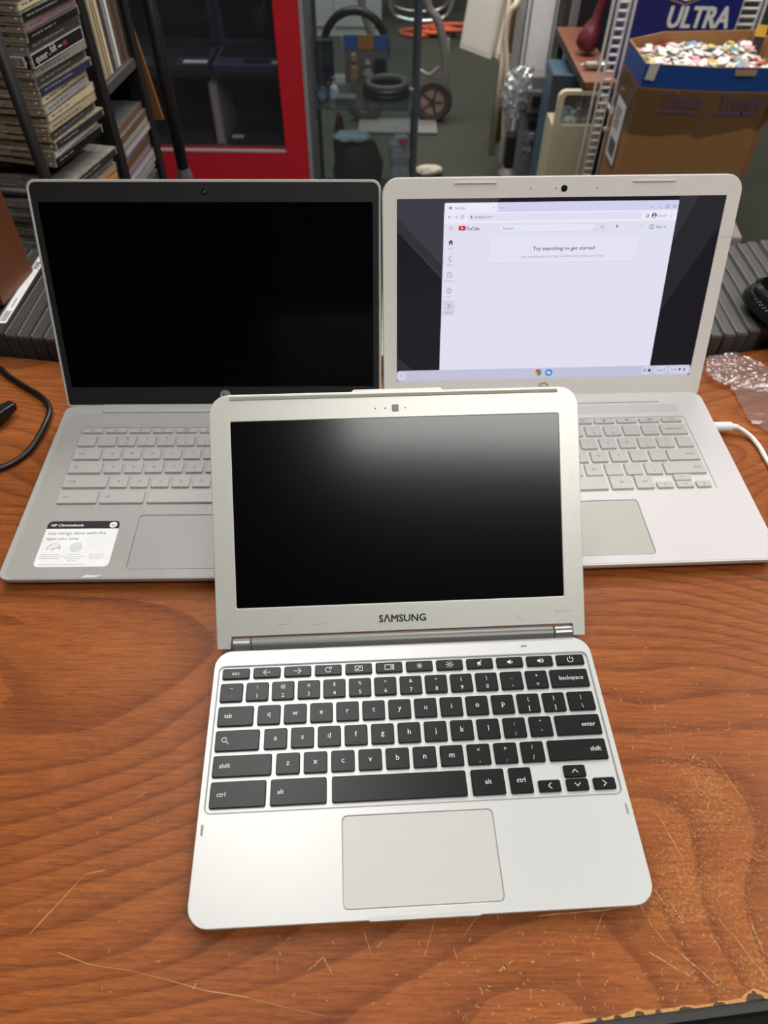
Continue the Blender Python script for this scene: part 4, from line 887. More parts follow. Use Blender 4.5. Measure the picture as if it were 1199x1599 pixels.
def old_laptop(label, x, y, z, w, d, ang, yaw, tone, palm=None):
    r = thing('old_laptop', label, 'laptop', T((x, y, z)) @ RZ(yaw), 'laptops in the red cabinet')
    m = mat('old_laptop_%d' % tone[0], tone, .35)
    MB().box(0, 0, 0, w, d, .018).build('base', m, r, bevel=.003)
    MB().box(.012, d * .38, .018, w - .012, d * .92, .0195).build('keyboard', mat('old_keys', (32, 33, 40), .5, var=.3, scale=160), r)
    MB().box(w * .36, d * .06, .018, w * .64, d * .32, .0188).build('touchpad', mat('old_pad', (46, 48, 56), .4), r)
    LM = T((0, d, .018)) @ RX(ang)
    MB().box(0, 0, -.012, w, d * .95, 0).build('lid', m, r, LM, bevel=.003)
    MB().box(.014, .018, 0, w - .014, d * .95 - .014, .0012).build('screen', mat('old_screen', (24, 26, 33), .18), r, LM)
    if palm: MB().box(palm[0], .008, .018, palm[0] + palm[1], .03, .0186).build('paper_tag', mat('tag_white', (226, 226, 228), .6), r)
    return r
old_laptop('open dark laptop with a white price tag, on the upper cabinet shelf at left', -.690, 1.992, -.1128, .235, .15, math.radians(98), 0, (66, 69, 80), (.17, .06))
old_laptop('open navy laptop on the upper cabinet shelf beside the red stile', -.447, 1.992, -.1128, .212, .15, math.radians(100), 0, (74, 80, 102), (.15, .018))
old_laptop('open black laptop on the cabinet floor at left', -.700, 1.990, -.2890, .225, .14, math.radians(82), 0, (56, 58, 66), None)
old_laptop('open black laptop with white label on the cabinet floor by the red stile', -.428, 1.990, -.2890, .198, .14, math.radians(84), 0, (46, 48, 56), (.004, .032))
nb = thing('silver_notebook', 'silver slab standing on edge between the two lower cabinet laptops', 'laptop', T((-.466, 2.0, -.2894)) @ RZ(-.06))
MB().box(0, 0, 0, .024, .16, .15).build('body', mat('notebook_silver', (176, 170, 158), .4), nb, bevel=.003)
MB().box(.004, -.001, .004, .020, 0, .146).build('edge_strip', mat('notebook_edge', (206, 202, 194), .3), nb)
hook = MB()
for k, zz in enumerate((.034, .010, -.004, -.017)): hook.lathe([(.004, 0), (.004, .003)], 10, T((-.598, 2.178, zz)) @ RX(PI / 2))
cab('hook_strip', -.606, RY1 - .016, -.06, -.590, RY1 - .012, .3, mat('strip_dark', (28, 28, 32), .5))

# ------------------------------------------------------------------ glass display tower
gx0, gx1, gy0, gy1, gtop = -.238, .086, 2.204, 2.52, .62
gt = thing('glass_tower', 'narrow glass display tower with grey corner posts beside the red cabinet', 'display case', T((gx0, gy0, FLOOR)))
def tow(name, x0, y0, z0, x1, y1, z1, m, **k): return MB().box(x0 - gx0, y0 - gy0, z0 - FLOOR, x1 - gx0, y1 - gy0, z1 - FLOOR).build(name, m, gt, **k)
postm = mat('tower_post', (86, 92, 100), .28, metal=.3)
pglass = glass('tower_glass', (245, 249, 249), .12, .03, .02)
for x in (gx0, gx1 - .014):
    for y in (gy0, gy1 - .014): tow('corner_post', x, y, FLOOR, x + .014, y + .014, gtop, postm, bevel=.002)
tow('front_pane', gx0 + .014, gy0 + .004, -.60, gx1 - .014, gy0 + .008, gtop, pglass)
tow('back_pane', gx0 + .014, gy1 - .008, -.60, gx1 - .014, gy1 - .004, gtop, pglass)
tow('side_pane', gx0 + .004, gy0 + .014, -.60, gx0 + .008, gy1 - .014, gtop, pglass)
tow('side_pane', gx1 - .008, gy0 + .014, -.60, gx1 - .004, gy1 - .014, gtop, pglass)
tow('plinth', gx0 + .002, gy0 + .002, FLOOR, gx1 - .002, gy1 - .002, -.60, mat('plinth_black', (30, 30, 33), .5))
tow('glass_shelf', gx0 + .009, gy0 + .010, -.2745, gx1 - .009, gy1 - .010, -.2685, glass('shelf_glass', (228, 238, 236), .25, .03, .05))
tow('top_cap', gx0, gy0, gtop, gx1, gy1, gtop + .006, pglass)
SHZ = -.2680
# headphones: upright arch with ear pads
hp = thing('headphones', 'black over-ear headphones standing in the glass tower', 'headphones', T((-.105, 2.455, SHZ + .0006)))
blk = mat('headphone_black', (16, 16, 18), .4)
arc = [(.094 * math.cos(a), 0, .085 + .094 * math.sin(a)) for a in [PI * k / 16 for k in range(17)]]
MB().tube([(.094, 0, .06)] + arc + [(-.094, 0, .06)], .012, 10).build('headband', blk, hp, smooth=True)
for s in (-1, 1): MB().lathe([(.024, -.012), (.032, -.008), (.032, .008), (.024, .012)], 20, T((s * .080, 0, .033)) @ RY(PI / 2)).build('ear_cup', blk, hp)
hh = thing('handheld_meter', 'dark blue handheld radio with a small display in the glass tower', 'radio', T((-.190, 2.345, SHZ)))
MB().loops([[(x, y, z_) for x, y in rr(-.026 * k, -.013, .026 * k, .013, .005, 3)] for z_, k in ((0, .92), (.02, 1), (.125, 1), (.135, .94))]).build('body', mat('navy_plastic', (24, 26, 44), .45), hh)
MB().box(-.020, -.0145, .078, .020, -.013, .112).build('display', mat('lcd_grey', (64, 70, 72), .3), hh)
MB().box(-.018, -.0142, .066, .018, -.013, .073).build('button_strip', mat('button_blue', (38, 44, 110), .4), hh)
MB().box(.004, -.0142, .022, .014, -.013, .032).build('orange_button', mat('button_orange', (196, 92, 44), .4), hh)
kp = MB()
for i in range(5):
    for j in range(4): kp.box(-.018 + i * .0076, -.0140, .014 + j * .012, -.0135 + i * .0076, -.013, .020 + j * .012)
kp.build('keypad', mat('keypad_grey', (70, 72, 84), .5), hh, kind='stuff')
bp_ = thing('figure_pack', 'blue and orange carded blister pack with a small figure, in the glass tower', 'toy pack', T((-.070, 2.415, SHZ)))
MB().box(-.066, 0, 0, .066, .002, .092).build('backing_card', mat('card_clear', (120, 112, 108), .5), bp_)
for a, c_, rgb, nm in ((-.066, -.024, (66, 92, 178), 'header_card'), (-.024, .022, (184, 122, 42), 'header_centre'), (.022, .066, (66, 92, 178), 'header_card')):
    MB().box(a, -.001, .092, c_, .003, .128).build(nm, mat('pack_%d' % rgb[0], rgb, .45, var=.15, scale=60), bp_)
MB().lathe([(.010, 0), (.016, .02), (.013, .05), (.008, .058), (.012, .066), (.009, .082), (.002, .086)], 12, T((-.038, -.018, .002))).build('figure', mat('figure_tan', (150, 118, 98), .6), bp_)
MB().lathe([(.014, 0), (.017, .03), (.008, .05), (.011, .058), (.003, .07)], 12, T((.004, -.018, .002))).build('accessory', mat('figure_grey', (140, 130, 120), .6), bp_)
MB().box(.026, -.022, .002, .058, -.001, .07).build('dark_insert', mat('insert_navy', (20, 20, 34), .5), bp_)
ca = thing('coiled_cable', 'coil of thick black cable on the shelf of the glass tower', 'cable', T((-.008, 2.325, SHZ + .0006)))
for k, (zz, rad) in enumerate(((.009, .064), (.020, .062), (.031, .056))):
    MB().tube([(rad * math.cos(a), rad * .95 * math.sin(a), zz) for a in [2 * PI * q / 30 for q in range(31)]], .0095, 8).build('coil', mat('cable_black', (18, 18, 19), .3) if k < 2 else mat('cable_grey', (96, 94, 90), .5), ca, smooth=True)
MB().lathe([(.008, -.014), (.009, 0), (.008, .016)], 12, T((.066, -.012, .016)) @ RZ(1.2) @ RX(PI / 2)).build('metal_plug', mat('plug_chrome', (200, 200, 200), .2, metal=.7), ca)
wt = thing('watch', 'round blue wristwatch at the front of the glass tower shelf', 'watch', T((-.194, 2.252, SHZ)))
MB().lathe([(.019, 0), (.021, .004), (.021, .010), (.018, .013)], 20, T((0, 0, .021)) @ RX(PI / 2 - .3)).build('bezel', mat('watch_blue', (40, 48, 86), .35), wt)
MB().lathe([(.0135, .013), (.0135, .0138)], 20, T((0, 0, .021)) @ RX(PI / 2 - .3)).build('dial', mat('watch_dial', (110, 116, 132), .3), wt)
MB().box(-.008, .004, 0, .008, .012, .010).build('strap', mat('watch_blue', (40, 48, 86), .35), wt)
ft = thing('spray_bottle', 'small white squeeze bottle on the glass tower shelf beside the watch', 'bottle', T((-.163, 2.285, SHZ)))
MB().lathe([(.013, 0), (.015, .006), (.012, .03), (.005, .04), (.005, .05), (.002, .052)], 16).build('bottle', mat('bottle_white', (206, 208, 218), .25), ft)
MB().lathe([(.006, .05), (.006, .058)], 12).build('cap', mat('bottle_cap', (120, 122, 130), .4), ft)
gb = thing('adapter_box', 'flat grey ribbed adapter at the front of the glass tower shelf', 'adapter', T((-.126, 2.255, SHZ)))
MB().box(-.030, -.017, 0, .030, .017, .018).build('body', mat('adapter_grey', (96, 96, 98), .45), gb, bevel=.002)
for k in range(9): MB().box(-.026 + .006 * k, -.015, .018, -.0235 + .006 * k, .015, .0195).build('rib', mat('adapter_rib', (122, 122, 124), .45), gb)
# lower compartment
def lump(name, label, cat, c, s, m, seed=1, amp=.18, freq=2.2, M=None, group=None, detail=3):
    from mathutils import noise
    bm = bmesh.new(); bmesh.ops.create_icosphere(bm, subdivisions=detail, radius=1.0)
    for v_ in bm.verts:
        d = v_.co.normalized(); n = noise.noise(d * freq + Vector((seed * 7.1, seed, 0))) + .5 * noise.noise(d * freq * 2.3 + Vector((0, seed * 3.3, 5)))
        q = d * (1 + amp * n)
        v_.co = Vector((q.x * s[0], q.y * s[1], max(q.z, -.8) * s[2]))
    zmin = min(v_.co.z for v_ in bm.verts)
    for v_ in bm.verts: v_.co.z -= zmin
    me = bpy.data.meshes.new(name); bm.to_mesh(me); bm.free()
    me.polygons.foreach_set('use_smooth', [True] * len(me.polygons))
    o = link(name, me, m, None, T(c) @ (M or Matrix.Identity(4)))
    return tag(o, label, cat, group)
PLZ = -.5995
bk = lump('black_bag', 'black fabric bag slumped in the bottom of the glass tower', 'bag', (-.100, 2.385, PLZ), (.080, .072, .105), mat('bag_black', (19, 19, 24), .7, var=.2, scale=60, bump=.4), 3, .22, 2.4)
lump('red_pouch', 'dark red pouch in the back left of the glass tower', 'pouch', (-.165, 2.485, PLZ), (.022, .018, .125), mat('pouch_red', (110, 28, 34), .6), 5, .2)
lump('white_cloth', 'white printed cloth lying on the black bag in the tower', 'cloth', (-.120, 2.385, -.416), (.060, .040, .008), mat('cloth_white', (188, 192, 210), .7), 8, .35, 3)
cb = thing('wrapped_package', 'clear plastic wrapped package with a red patch at the right of the tower', 'package', T((.034, 2.30, PLZ)))
pk = mat('crinkled_film', (186, 186, 196), .18, var=.35, scale=55, bump=.9)
MB().loops([[(x * k + .004 * math.sin(z_ * 90), y * k, z_) for x, y in rr(-.032, -.024, .032, .024, .012, 3)] for z_, k in ((0, .9), (.03, 1.05), (.06, .92), (.10, 1.06), (.14, .88), (.17, 1.02), (.205, .96), (.225, .6))]).build('package', pk, cb, smooth=False)
MB().lathe([(.012, 0), (.016, .006), (.004, .012)], 10, T((.012, -.014, .212)) @ RX(.5)).build('red_patch', mat('patch_red', (170, 50, 60), .5), cb)

# ------------------------------------------------------------------ hand truck, boards, frames further back
ht = thing('hand_truck', 'grey folding hand truck with black-tyred wheel standing behind the glass tower', 'hand truck', T((.195, 3.46, FLOOR)))
gry = mat('truck_grey', (120, 116, 112), .45, var=.08)
for k, dx in enumerate((0, -.30)):
    wh = MB().lathe([(.055, -.018), (.078, -.020), (.088, -.010), (.088, .010), (.078, .020), (.055, .018), (.055, -.018)], 28, T((dx, 0, .088)) @ RX(PI / 2), False).build('tyre', mat('tyre_black', (58, 55, 53), .8), ht)
    MB().lathe([(.055, -.012), (.055, .012)], 24, T((dx, 0, .088)) @ RX(PI / 2)).build('wheel_disc', mat('wheel_brown', (140, 116, 104), .6), ht)
    for q in range(5):
        a = q * 2 * PI / 5; MB().tube([(dx, -.014, .088), (dx + .05 * math.cos(a), -.014, .088 + .05 * math.sin(a))], .005, 6).build('spoke', mat('spoke_dark', (72, 58, 52), .6), ht)
    MB().lathe([(.014, -.02), (.014, .02)], 12, T((dx, 0, .088)) @ RX(PI / 2)).build('hub', mat('hub_dark', (60, 50, 46), .5), ht)
for off in (0, -.30):
    MB().tube(smooth_path([(.040 + off, .03, .05), (.055 + off, .03, .17), (.038 + off, .03, .29), (.005 + off, .03, .385), (-.045 + off * .9, .03, .46), (-.06 + off * .9, .03, .75), (-.06 + off * .9, .03, 1.1)], 5), .017, 12).build('side_rail', gry, ht, smooth=True)
MB().tube([(.062, .03, .14), (.055, .03, .32)], .006, 8).build('rail_trim', mat('truck_silver', (176, 172, 168), .35), ht)
MB().tube([(-.30, .0, .088), (.03, .0, .088)], .010, 8).build('axle', mat('axle_dark', (44, 42, 42), .5), ht)
MB().tube(smooth_path([(-.06, .02, .20), (-.02, .0, .19), (.02, .0, .22)], 4), .008, 8).build('link_bar', gry, ht)
MB().box(-.33, -.16, .004, .02, .0, .012).build('toe_plate', gry, ht)
wb = mat('white_board', (212, 206, 194), .5, var=.03)
for (x, y, w, h, dz, lb) in ((.39, 4.52, .125, 1.3, .16, 'long cream board leaning in the far aisle, nearer the hand truck'), (.53, 4.42, .075, 1.25, .2, 'narrow cream board leaning beside the wider one in the far aisle')):
    b_ = thing('leaning_board', lb, 'board', T((x, y, FLOOR)) @ RZ(-.9 if w > .1 else -1.0), 'boards leaning in the far aisle')
    MB().box(0, 0, 0, .24 if w > .1 else .2, .02, h, RX(-dz)).build('board', wb, b_, T((0, 0, .003)))
    MB().box(.01, -.002, .02, .22 if w > .1 else .18, -.0005, h - .02, RX(-dz)).build('face_panel', mat('board_face', (220, 214, 202), .5), b_, T((0, 0, .003)))
oc = thing('orange_cord', 'orange extension cord coiled on the floor by the cream boards', 'cord', T((.26, 4.75, FLOOR)))
for k in range(3):
    MB().tube([((.10 + .015 * k) * math.cos(a) + .1 * (k - 1), .06 * math.sin(a), .012 + .014 * k) for a in [2 * PI * q / 24 for q in range(25)]], .012, 7).build('coil', mat('orange_cord', (196, 84, 48), .5), oc, smooth=True)
cf = thing('chrome_frame', 'bent chrome tube frame standing in the far aisle', 'metal frame', T((.20, 5.0, FLOOR)))
chm = mat('chrome', (196, 194, 192), .22, metal=.8)
MB().tube(smooth_path([(-.22, 0, .5), (-.2, 0, .1), (-.12, 0, .016), (.10, 0, .016), (.17, 0, .1), (.2, 0, .34), (.2, 0, .6)], 5), .014, 10).build('front_loop', chm, cf, smooth=True)
MB().tube(smooth_path([(-.22, .2, .5), (-.2, .2, .1), (-.12, .2, .016), (.10, .2, .016), (.17, .2, .1), (.2, .2, .34), (.2, .2, .6)], 5), .014, 10).build('rear_loop', chm, cf, smooth=True)
MB().box(-.19, .0, .28, .18, .2, .31).build('seat', mat('seat_black', (24, 24, 24), .6), cf, bevel=.01)
wc = thing('white_cabinet', 'white metal cabinet with grey door seams far behind the glass tower', 'cabinet', T((-.83, 4.7, FLOOR)))
MB().box(0, 0, 0, .78, .5, 1.2).build('body', mat('cabinet_white', (186, 186, 182), .5), wc, bevel=.004)
for k in range(3): MB().box(.02 + .25 * k, -.012, .05, .26 + .25 * k, 0, 1.15).build('door', mat('cabinet_door', (178, 178, 174), .5), wc, bevel=.003)
sc_ = lump('crumpled_white_paper', 'crumpled pale paper on the floor right of the glass tower', 'paper', (.165, 2.905, FLOOR), (.055, .03, .02), mat('paper_pale', (186, 176, 160), .7), 11, .3, 3)

# ------------------------------------------------------------------ right hand clutter
tf = thing('walking_frame', 'cream bent tube frame standing at the aisle edge', 'metal frame', T((0, 2.9, 0)))
crm = mat('cream_tube', (206, 190, 168), .4)
MB().tube(smooth_path([(.440, .20, -.16), (.440, .12, -.15), (.440, .03, -.155), (.432, 0, -.172), (.415, 0, -.196), (.408, 0, -.26), (.430, 0, -.38), (.440, 0, -.50), (.452, 0, -.60), (.475, 0, -.665), (.515, 0, -.70), (.58, 0, -.705), (.59, .02, -.70)], 5), .0105, 10).build('front_loop', crm, tf, smooth=True)
MB().tube([(.440, .20, -.16), (.436, .20, FLOOR)], .0105, 10).build('rear_leg', crm, tf, smooth=True)
MB().tube([(.515, 0, -.702), (.515, 0, FLOOR)], .011, 8).build('foot', mat('black_rubber', (25, 25, 25), .8), tf)
gp = thing('grey_panel', 'tall pale grey padded panel standing behind the plastic wrapped bundle', 'panel', T((.495, 3.02, FLOOR)))
MB().box(0, 0, 0, .112, .05, 1.3).build('panel', mat('panel_grey', (222, 220, 222), .6), gp, bevel=.008)
for x in (.012, .100): MB().tube([(x, -.002, .02), (x, -.002, 1.28)], .004, 6).build('piping', mat('panel_piping', (128, 126, 128), .6), gp)
MB().box(-.03, .01, 0, -.006, .06, 1.1).build('side_slat', mat('slat_grey', (150, 148, 146), .6), gp)
mbn = thing('cardboard_tube', 'brown cardboard tube leaning behind the cream tube frame', 'tube', T((.470, 3.26, FLOOR)))
MB().tube([(0, 0, 0), (.02, .06, 1.2)], .026, 14).build('tube', mat('tube_brown', (140, 112, 74), .7), mbn, smooth=True)
MB().lathe([(.028, 0), (.028, .03)], 14, T((0, 0, .3))).build('end_band', mat('band_tan', (170, 144, 104), .6), mbn)
wr = thing('wrapped_bundle', 'bundle of grey equipment wrapped in crinkled clear plastic', 'bundle', T((.50, 2.80, FLOOR)))
def crink(seed, s, M):
    from mathutils import noise
    bm = bmesh.new(); bmesh.ops.create_icosphere(bm, subdivisions=4, radius=1)
    for v_ in bm.verts:
        d = v_.co.normalized(); n = abs(noise.noise(d * 3.5 + Vector((seed, 0, 0)))) + .6 * abs(noise.noise(d * 8 + Vector((0, seed, 0))))
        q = d * (1 + .30 * n - .12); v_.co = M @ Vector((q.x * s[0], q.y * s[1], q.z * s[2]))
    me = bpy.data.meshes.new('crink'); bm.to_mesh(me); bm.free(); return me
film = glass('wrap_film', (226, 226, 230), .45, .16, .30)
link('wrapping', crink(2, (.060, .05, .085), T((-.035, 0, .34)) @ RY(.25)), film, wr)
link('wrapping', crink(5, (.045, .05, .11), T((.030, .01, .17)) @ RY(-.15)), film, wr)
MB().box(-.02, -.03, 0, .065, .05, .40).build('inner_unit', mat('unit_grey', (110, 108, 108), .5), wr, bevel=.006)
MB().box(-.004, -.052, .285, .050, -.03, .36).build('control_panel', mat('unit_panel', (90, 88, 88), .5), wr, bevel=.004)
for zz in (.315, .235): MB().box(.010, -.060, zz, .046, -.050, zz + .03).build('dark_slot', mat('slot_black', (16, 16, 17), .5), wr)
MB().box(.014, -.064, .195, .036, -.052, .225).build('knob', mat('knob_mid', (120, 120, 124), .4), wr, bevel=.004)
MB().box(-.055, -.025, .085, -.02, .03, .20).build('motor', mat('motor_black', (26, 26, 27), .5), wr, bevel=.006)
MB().lathe([(.02, 0), (.036, .015), (.038, .05), (.02, .07)], 14, T((-.035, -.01, .01))).build('canister', mat('canister_grey', (98, 94, 88), .4), wr)
bc_ = thing('blue_case', 'slate blue hard case with chrome latch, standing behind the beige case', 'case', T((.528, 2.47, FLOOR)))
MB().box(0, 0, 0, .14, .22, .478).build('shell', mat('slate_blue', (62, 84, 102), .45, var=.08), bc_, bevel=.01)
MB().box(.004, -.004, .452, .10, .0, .470).build('chrome_rail', mat('chrome', (196, 194, 192), .22, metal=.8), bc_)
MB().lathe([(.009, 0), (.009, .012)], 14, T((.012, -.004, .461)) @ RX(PI / 2)).build('latch', mat('chrome', (196, 194, 192), .22, metal=.8), bc_)
MB().box(-.012, -.004, .16, .006, .03, .30).build('side_handle', mat('slate_dark', (40, 56, 70), .5), bc_, bevel=.004)
be = thing('beige_case', 'beige plastic case with a clear window full of small parts', 'case', T((.505, 2.3, FLOOR)))
bei = mat('beige_plastic', (182, 172, 146), .5, var=.03)
fo = rr(0, .0, .14, .506, .022, 5)
link('front_frame', plate(fo, [rr(.018, .412, .128, .494, .01, 3)], -.02, 0), bei, be, RX(PI / 2), bevel=.003)
MB().box(.002, .02, 0, .138, .15, .40).build('bin', mat('beige_bin', (176, 166, 140), .5), be, bevel=.004)
MB().box(.002, .135, .40, .138, .15, .505).build('rear_wall', mat('window_back', (44, 54, 64), .5), be)
MB().box(.016, .006, .41, .130, .009, .496).build('window', glass('case_window', (200, 214, 220), .2, .05, .05), be)
MB().loops([[(.016, .012, .40), (.130, .012, .40), (.130, .05, .42), (.016, .05, .42)], [(.014, .0, .392), (.132, .0, .392), (.132, .05, .415), (.014, .05, .415)]]).build('scoop_lip', mat('beige_lip', (196, 188, 162), .45), be)
pts_ = MB(); rn = random.Random(5)
for k in range(90):
    s = rn.uniform(.003, .008); pts_.box(-s, -s * .6, -s * .5, s, s * .6, s * .5, T((rn.uniform(.02, .125), rn.uniform(.03, .125), rn.uniform(.403, .432))) @ RZ(rn.uniform(0, 6)) @ RX(rn.uniform(-1, 1)))
pts_.build('small_parts', mat('parts_mixed', (150, 150, 150), .4, var=.6, scale=90), be, kind='stuff')
MB().lathe([(.022, 0), (.026, .008), (.024, .022), (.012, .028)], 18, T((.004, -.0, .175)) @ RX(PI / 2)).build('knob', mat('beige_knob', (200, 190, 166), .45), be)
# wooden shelf board on a stand with things on it
ws = thing('wooden_shelf', 'brown wooden shelf board jutting towards the aisle', 'shelf', T((.572, 2.3, -.2198)))
MB().box(0, 0, -.02, .098, .54, 0).build('board', mat('shelf_wood', (124, 74, 52), .5, var=.12, scale=18, stretch=(1, .2, 1)), ws, bevel=.002)
MB().box(-.001, 0, -.024, .003, .54, -.001).build('edge_strip', mat('shelf_edge', (60, 46, 40), .5), ws)
for (x, y) in ((.07, .515), (.012, .515)): MB().box(x, y, FLOOR + .2198, x + .02, y + .02, -.02).build('leg', mat('shelf_leg', (66, 62, 62), .5), ws)
mv = thing('maroon_vase', 'maroon bottle with a slanting neck lying on the wooden shelf', 'bottle', T((.612, 2.55, -.2198)))
MB().lathe([(.020, 0), (.034, .012), (.036, .035), (.026, .060), (.014, .085), (.013, .16), (.016, .165)], 20, T((0, 0, .0)) @ RY(.24)).build('bottle', mat('maroon_gloss', (96, 34, 42), .3), mv, T((0, 0, .012)), smooth=True)
MB().lathe([(.0165, .163), (.0165, .175)], 16, RY(.24)).build('collar', mat('maroon_dark', (60, 22, 28), .4), mv, T((0, 0, .012)))
nz_ = thing('metal_nozzle', 'chrome tapered nozzle lying across the wooden shelf', 'nozzle', T((.594, 2.405, -.2198)) @ RZ(.05))
MB().lathe([(.003, 0), (.004, .012), (.010, .018), (.012, .05), (.0125, .085), (.009, .09)], 16, T((-.02, 0, .0125)) @ RY(PI / 2)).build('barrel', mat('nozzle_chrome', (176, 172, 168), .2, metal=.8), nz_)
MB().lathe([(.014, .0), (.014, .006)], 16, T((.03, 0, .0135)) @ RY(PI / 2)).build('collar', mat('nozzle_ring', (96, 92, 88), .35, metal=.6), nz_)
dkc = thing('dark_speaker_cabinet', 'black cabinet standing behind the wooden shelf', 'cabinet', T((.665, 2.90, FLOOR)))
MB().box(0, 0, 0, .26, .3, .95).build('body', mat('cabinet_black', (17, 16, 17), .6), dkc, bevel=.004)
MB().box(-.028, .02, 0, -.006, .06, .93).build('side_rail', mat('rail_grey', (112, 108, 108), .5), dkc)
# white slotted wire rack
wk = thing('wire_rack', 'white slotted ladder-frame metal rack beside the cardboard boxes', 'rack')
wm = mat('white_coat', (206, 202, 198), .45)
def ladder(x0, x1, y, z1):
    for x in (x0, x1):
        link('rail', plate([(x - .0105, FLOOR), (x + .0105, FLOOR), (x + .0105, z1), (x - .0105, z1)], [rr(x - .0024, FLOOR + .03 + .0205 * k, x + .0024, FLOOR + .043 + .0205 * k, .001, 1) for k in range(int((z1 - FLOOR - .06) / .0205))], -.004, .004), wm, wk, T((0, y, 0)) @ RX(PI / 2))
    n = int((z1 - FLOOR) / .0205)
    for k in range(2, n): MB().tube([(x0 + .008, y, FLOOR + .0205 * k), (x1 - .008, y, FLOOR + .0205 * k)], .0042, 6).build('rung', wm, wk)
ladder(.600, .644, 2.245, .30)
ladder(1.055, 1.125, 2.55, .30)
MB().box(.690, 2.25, -.335, 1.12, 2.75, -.325).build('shelf', wm, wk)
MB().box(.644, 2.242, -.333, .70, 2.254, -.325).build('shelf_bracket', wm, wk)
ub = thing('blue_carton', 'dark blue beverage carton with white block lettering on the wire rack', 'carton', T((.700, 2.42, -.3245)) @ RZ(.0))
blu = mat('carton_blue', (24, 34, 104), .4, var=.12, scale=20)
MB().box(0, 0, 0, .31, .2, .36).build('carton', blu, ub, bevel=.003)
g_ = MB(); text(g_, 'ULTRA', .195, .213, .052, width=.178, bold=.03, slant=.06); g_.build('lettering', mat('carton_white', (214, 212, 208), .5), ub, T((0, -.001, 0)) @ RX(PI / 2))
g_ = MB(); g_.add([(.092, .285, 0), (.10, .290, 0), (.145, .276, 0), (.19, .292, 0), (.196, .33, 0), (.09, .33, 0)], [(0, 1, 2, 3, 4, 5)]); g_.build('shield', mat('carton_white', (214, 212, 208), .5), ub, T((0, -.001, 0)) @ RX(PI / 2))
g_ = MB(); g_.line([(.088, .283), (.145, .268), (.198, .288)], .004); g_.build('shield_edge', mat('shield_gold', (150, 128, 90), .5), ub, T((0, -.0012, 0)) @ RX(PI / 2))
# big cardboard box of stickers
bx = thing('cardboard_box', 'open brown cardboard box with blue taped rim, filled with loose cards', 'box', T((0, 0, FLOOR)))
card = mat('corrugated_card', (146, 104, 60), .75, var=.06, scale=30)
def box_loop(k, top):
    o = [(.612, 1.905), (.775, 1.884), (.925, 1.884), (.948, 1.9), (.955, 1.93), (.985, 2.12), (.965, 2.185), (.72, 2.160), (.612, 2.09)]
    cx, cy = .79, 2.02
    return [(cx + (x - cx) * k, cy + (y - cy) * k, top) for x, y in o]
OB = 1.0; TOPZ = -.056 - FLOOR
hgt = lambda p: 0
outer0 = box_loop(.985, 0); outer1 = box_loop(1.0, TOPZ - .05); outer2 = box_loop(1.0, TOPZ); inner2 = box_loop(.975, TOPZ); inner1 = box_loop(.965, TOPZ - .12)
cbx = MB(); cbx.loops([outer0, outer1, outer2, inner2, inner1]); cbx.build('carton', card, bx)
rimm = mat('blue_print', (34, 72, 140), .35, var=.08, scale=18)
blue = MB(); n_ = 9
rim_h = [(-.052, .001)] * 9
a_ = box_loop(1.004, TOPZ - .05); b2 = box_loop(1.004, TOPZ - .001)
sel = [8, 0, 1, 2, 3, 4]
blue.v = [a_[i] for i in sel] + [b2[i] for i in sel]
blue.f = [(i, i + 1, i + 7, i + 6) for i in range(5)]
blue.build('blue_rim', rimm, bx, label='printed blue band round the rim')
def on_side(i, j, u, v_, off=.0015):
    """point at fraction u along box side i-j, at height v above the floor"""
    p0 = box_loop(1.0, 0)[i]; p1 = box_loop(1.0, 0)[j]
    x = p0[0] + (p1[0] - p0[0]) * u; y = p0[1] + (p1[1] - p0[1]) * u; d = Vector((p1[1] - p0[1], -(p1[0] - p0[0]), 0)).normalized()
    return Vector((x, y, v_)) + d * off
def side_M(i, j, u, v_, off=.0025):
    p0 = Vector(box_loop(1.0, 0)[i]); p1 = Vector(box_loop(1.0, 0)[j]); ex = (p1 - p0).normalized(); n = Vector((ex.y, -ex.x, 0)); o = on_side(i, j, u, v_, off)
    return Matrix(((ex.x, 0, n.x, o.x), (ex.y, 0, n.y, o.y), (0, 1, 0, o.z), (0, 0, 0, 1)))
inkp = mat('purple_ink', (92, 74, 96), .7)
for (i, j, u, w) in ((0, 1, .64, .096), (1, 2, .555, .104)):
    if w == 0: continue
    g_ = MB(); text(g_, 'Trends', 0, 0, .030, width=w, bold=.015); g_.line([(-w / 2, -.012), (w * .1, -.010), (w * .45, -.013)], .007)
    g_.build('print', inkp, bx, side_M(i, j, u, TOPZ - .088))
g_ = MB()
for k in range(5): g_.rect(-.03, -.006 - .007 * k, .03 - .004 * (k % 3), -.002 - .007 * k)
g_.build('side_print', mat('side_ink', (116, 92, 84), .7), bx, side_M(8, 0, .72, TOPZ - .075))
lbp = MB().rect(-.045, -.075, .045, .075).build('shipping_label', mat('label_white', (214, 210, 208), .5), bx, side_M(8, 0, .42, TOPZ - .19))
g_ = MB()
for k in range(20): g_.rect(-.03 + .003 * k, -.06, -.0285 + .003 * k + .001 * (k % 2), -.02)
for k in range(6): g_.rect(-.032, .05 - .009 * k, .02 - .006 * (k % 3), .054 - .009 * k)
g_.build('label_print', mat('label_ink', (70, 70, 72), .8), bx, side_M(8, 0, .42, TOPZ - .19, .0032), kind='stuff')
tape = glass('packing_tape', (248, 244, 238), .16, .14, .015)
from mathutils import noise as _ns
tp = MB(); NU, NV = 40, 9; TPL = []
path = [8, 0, 1, 2, 3, 4]
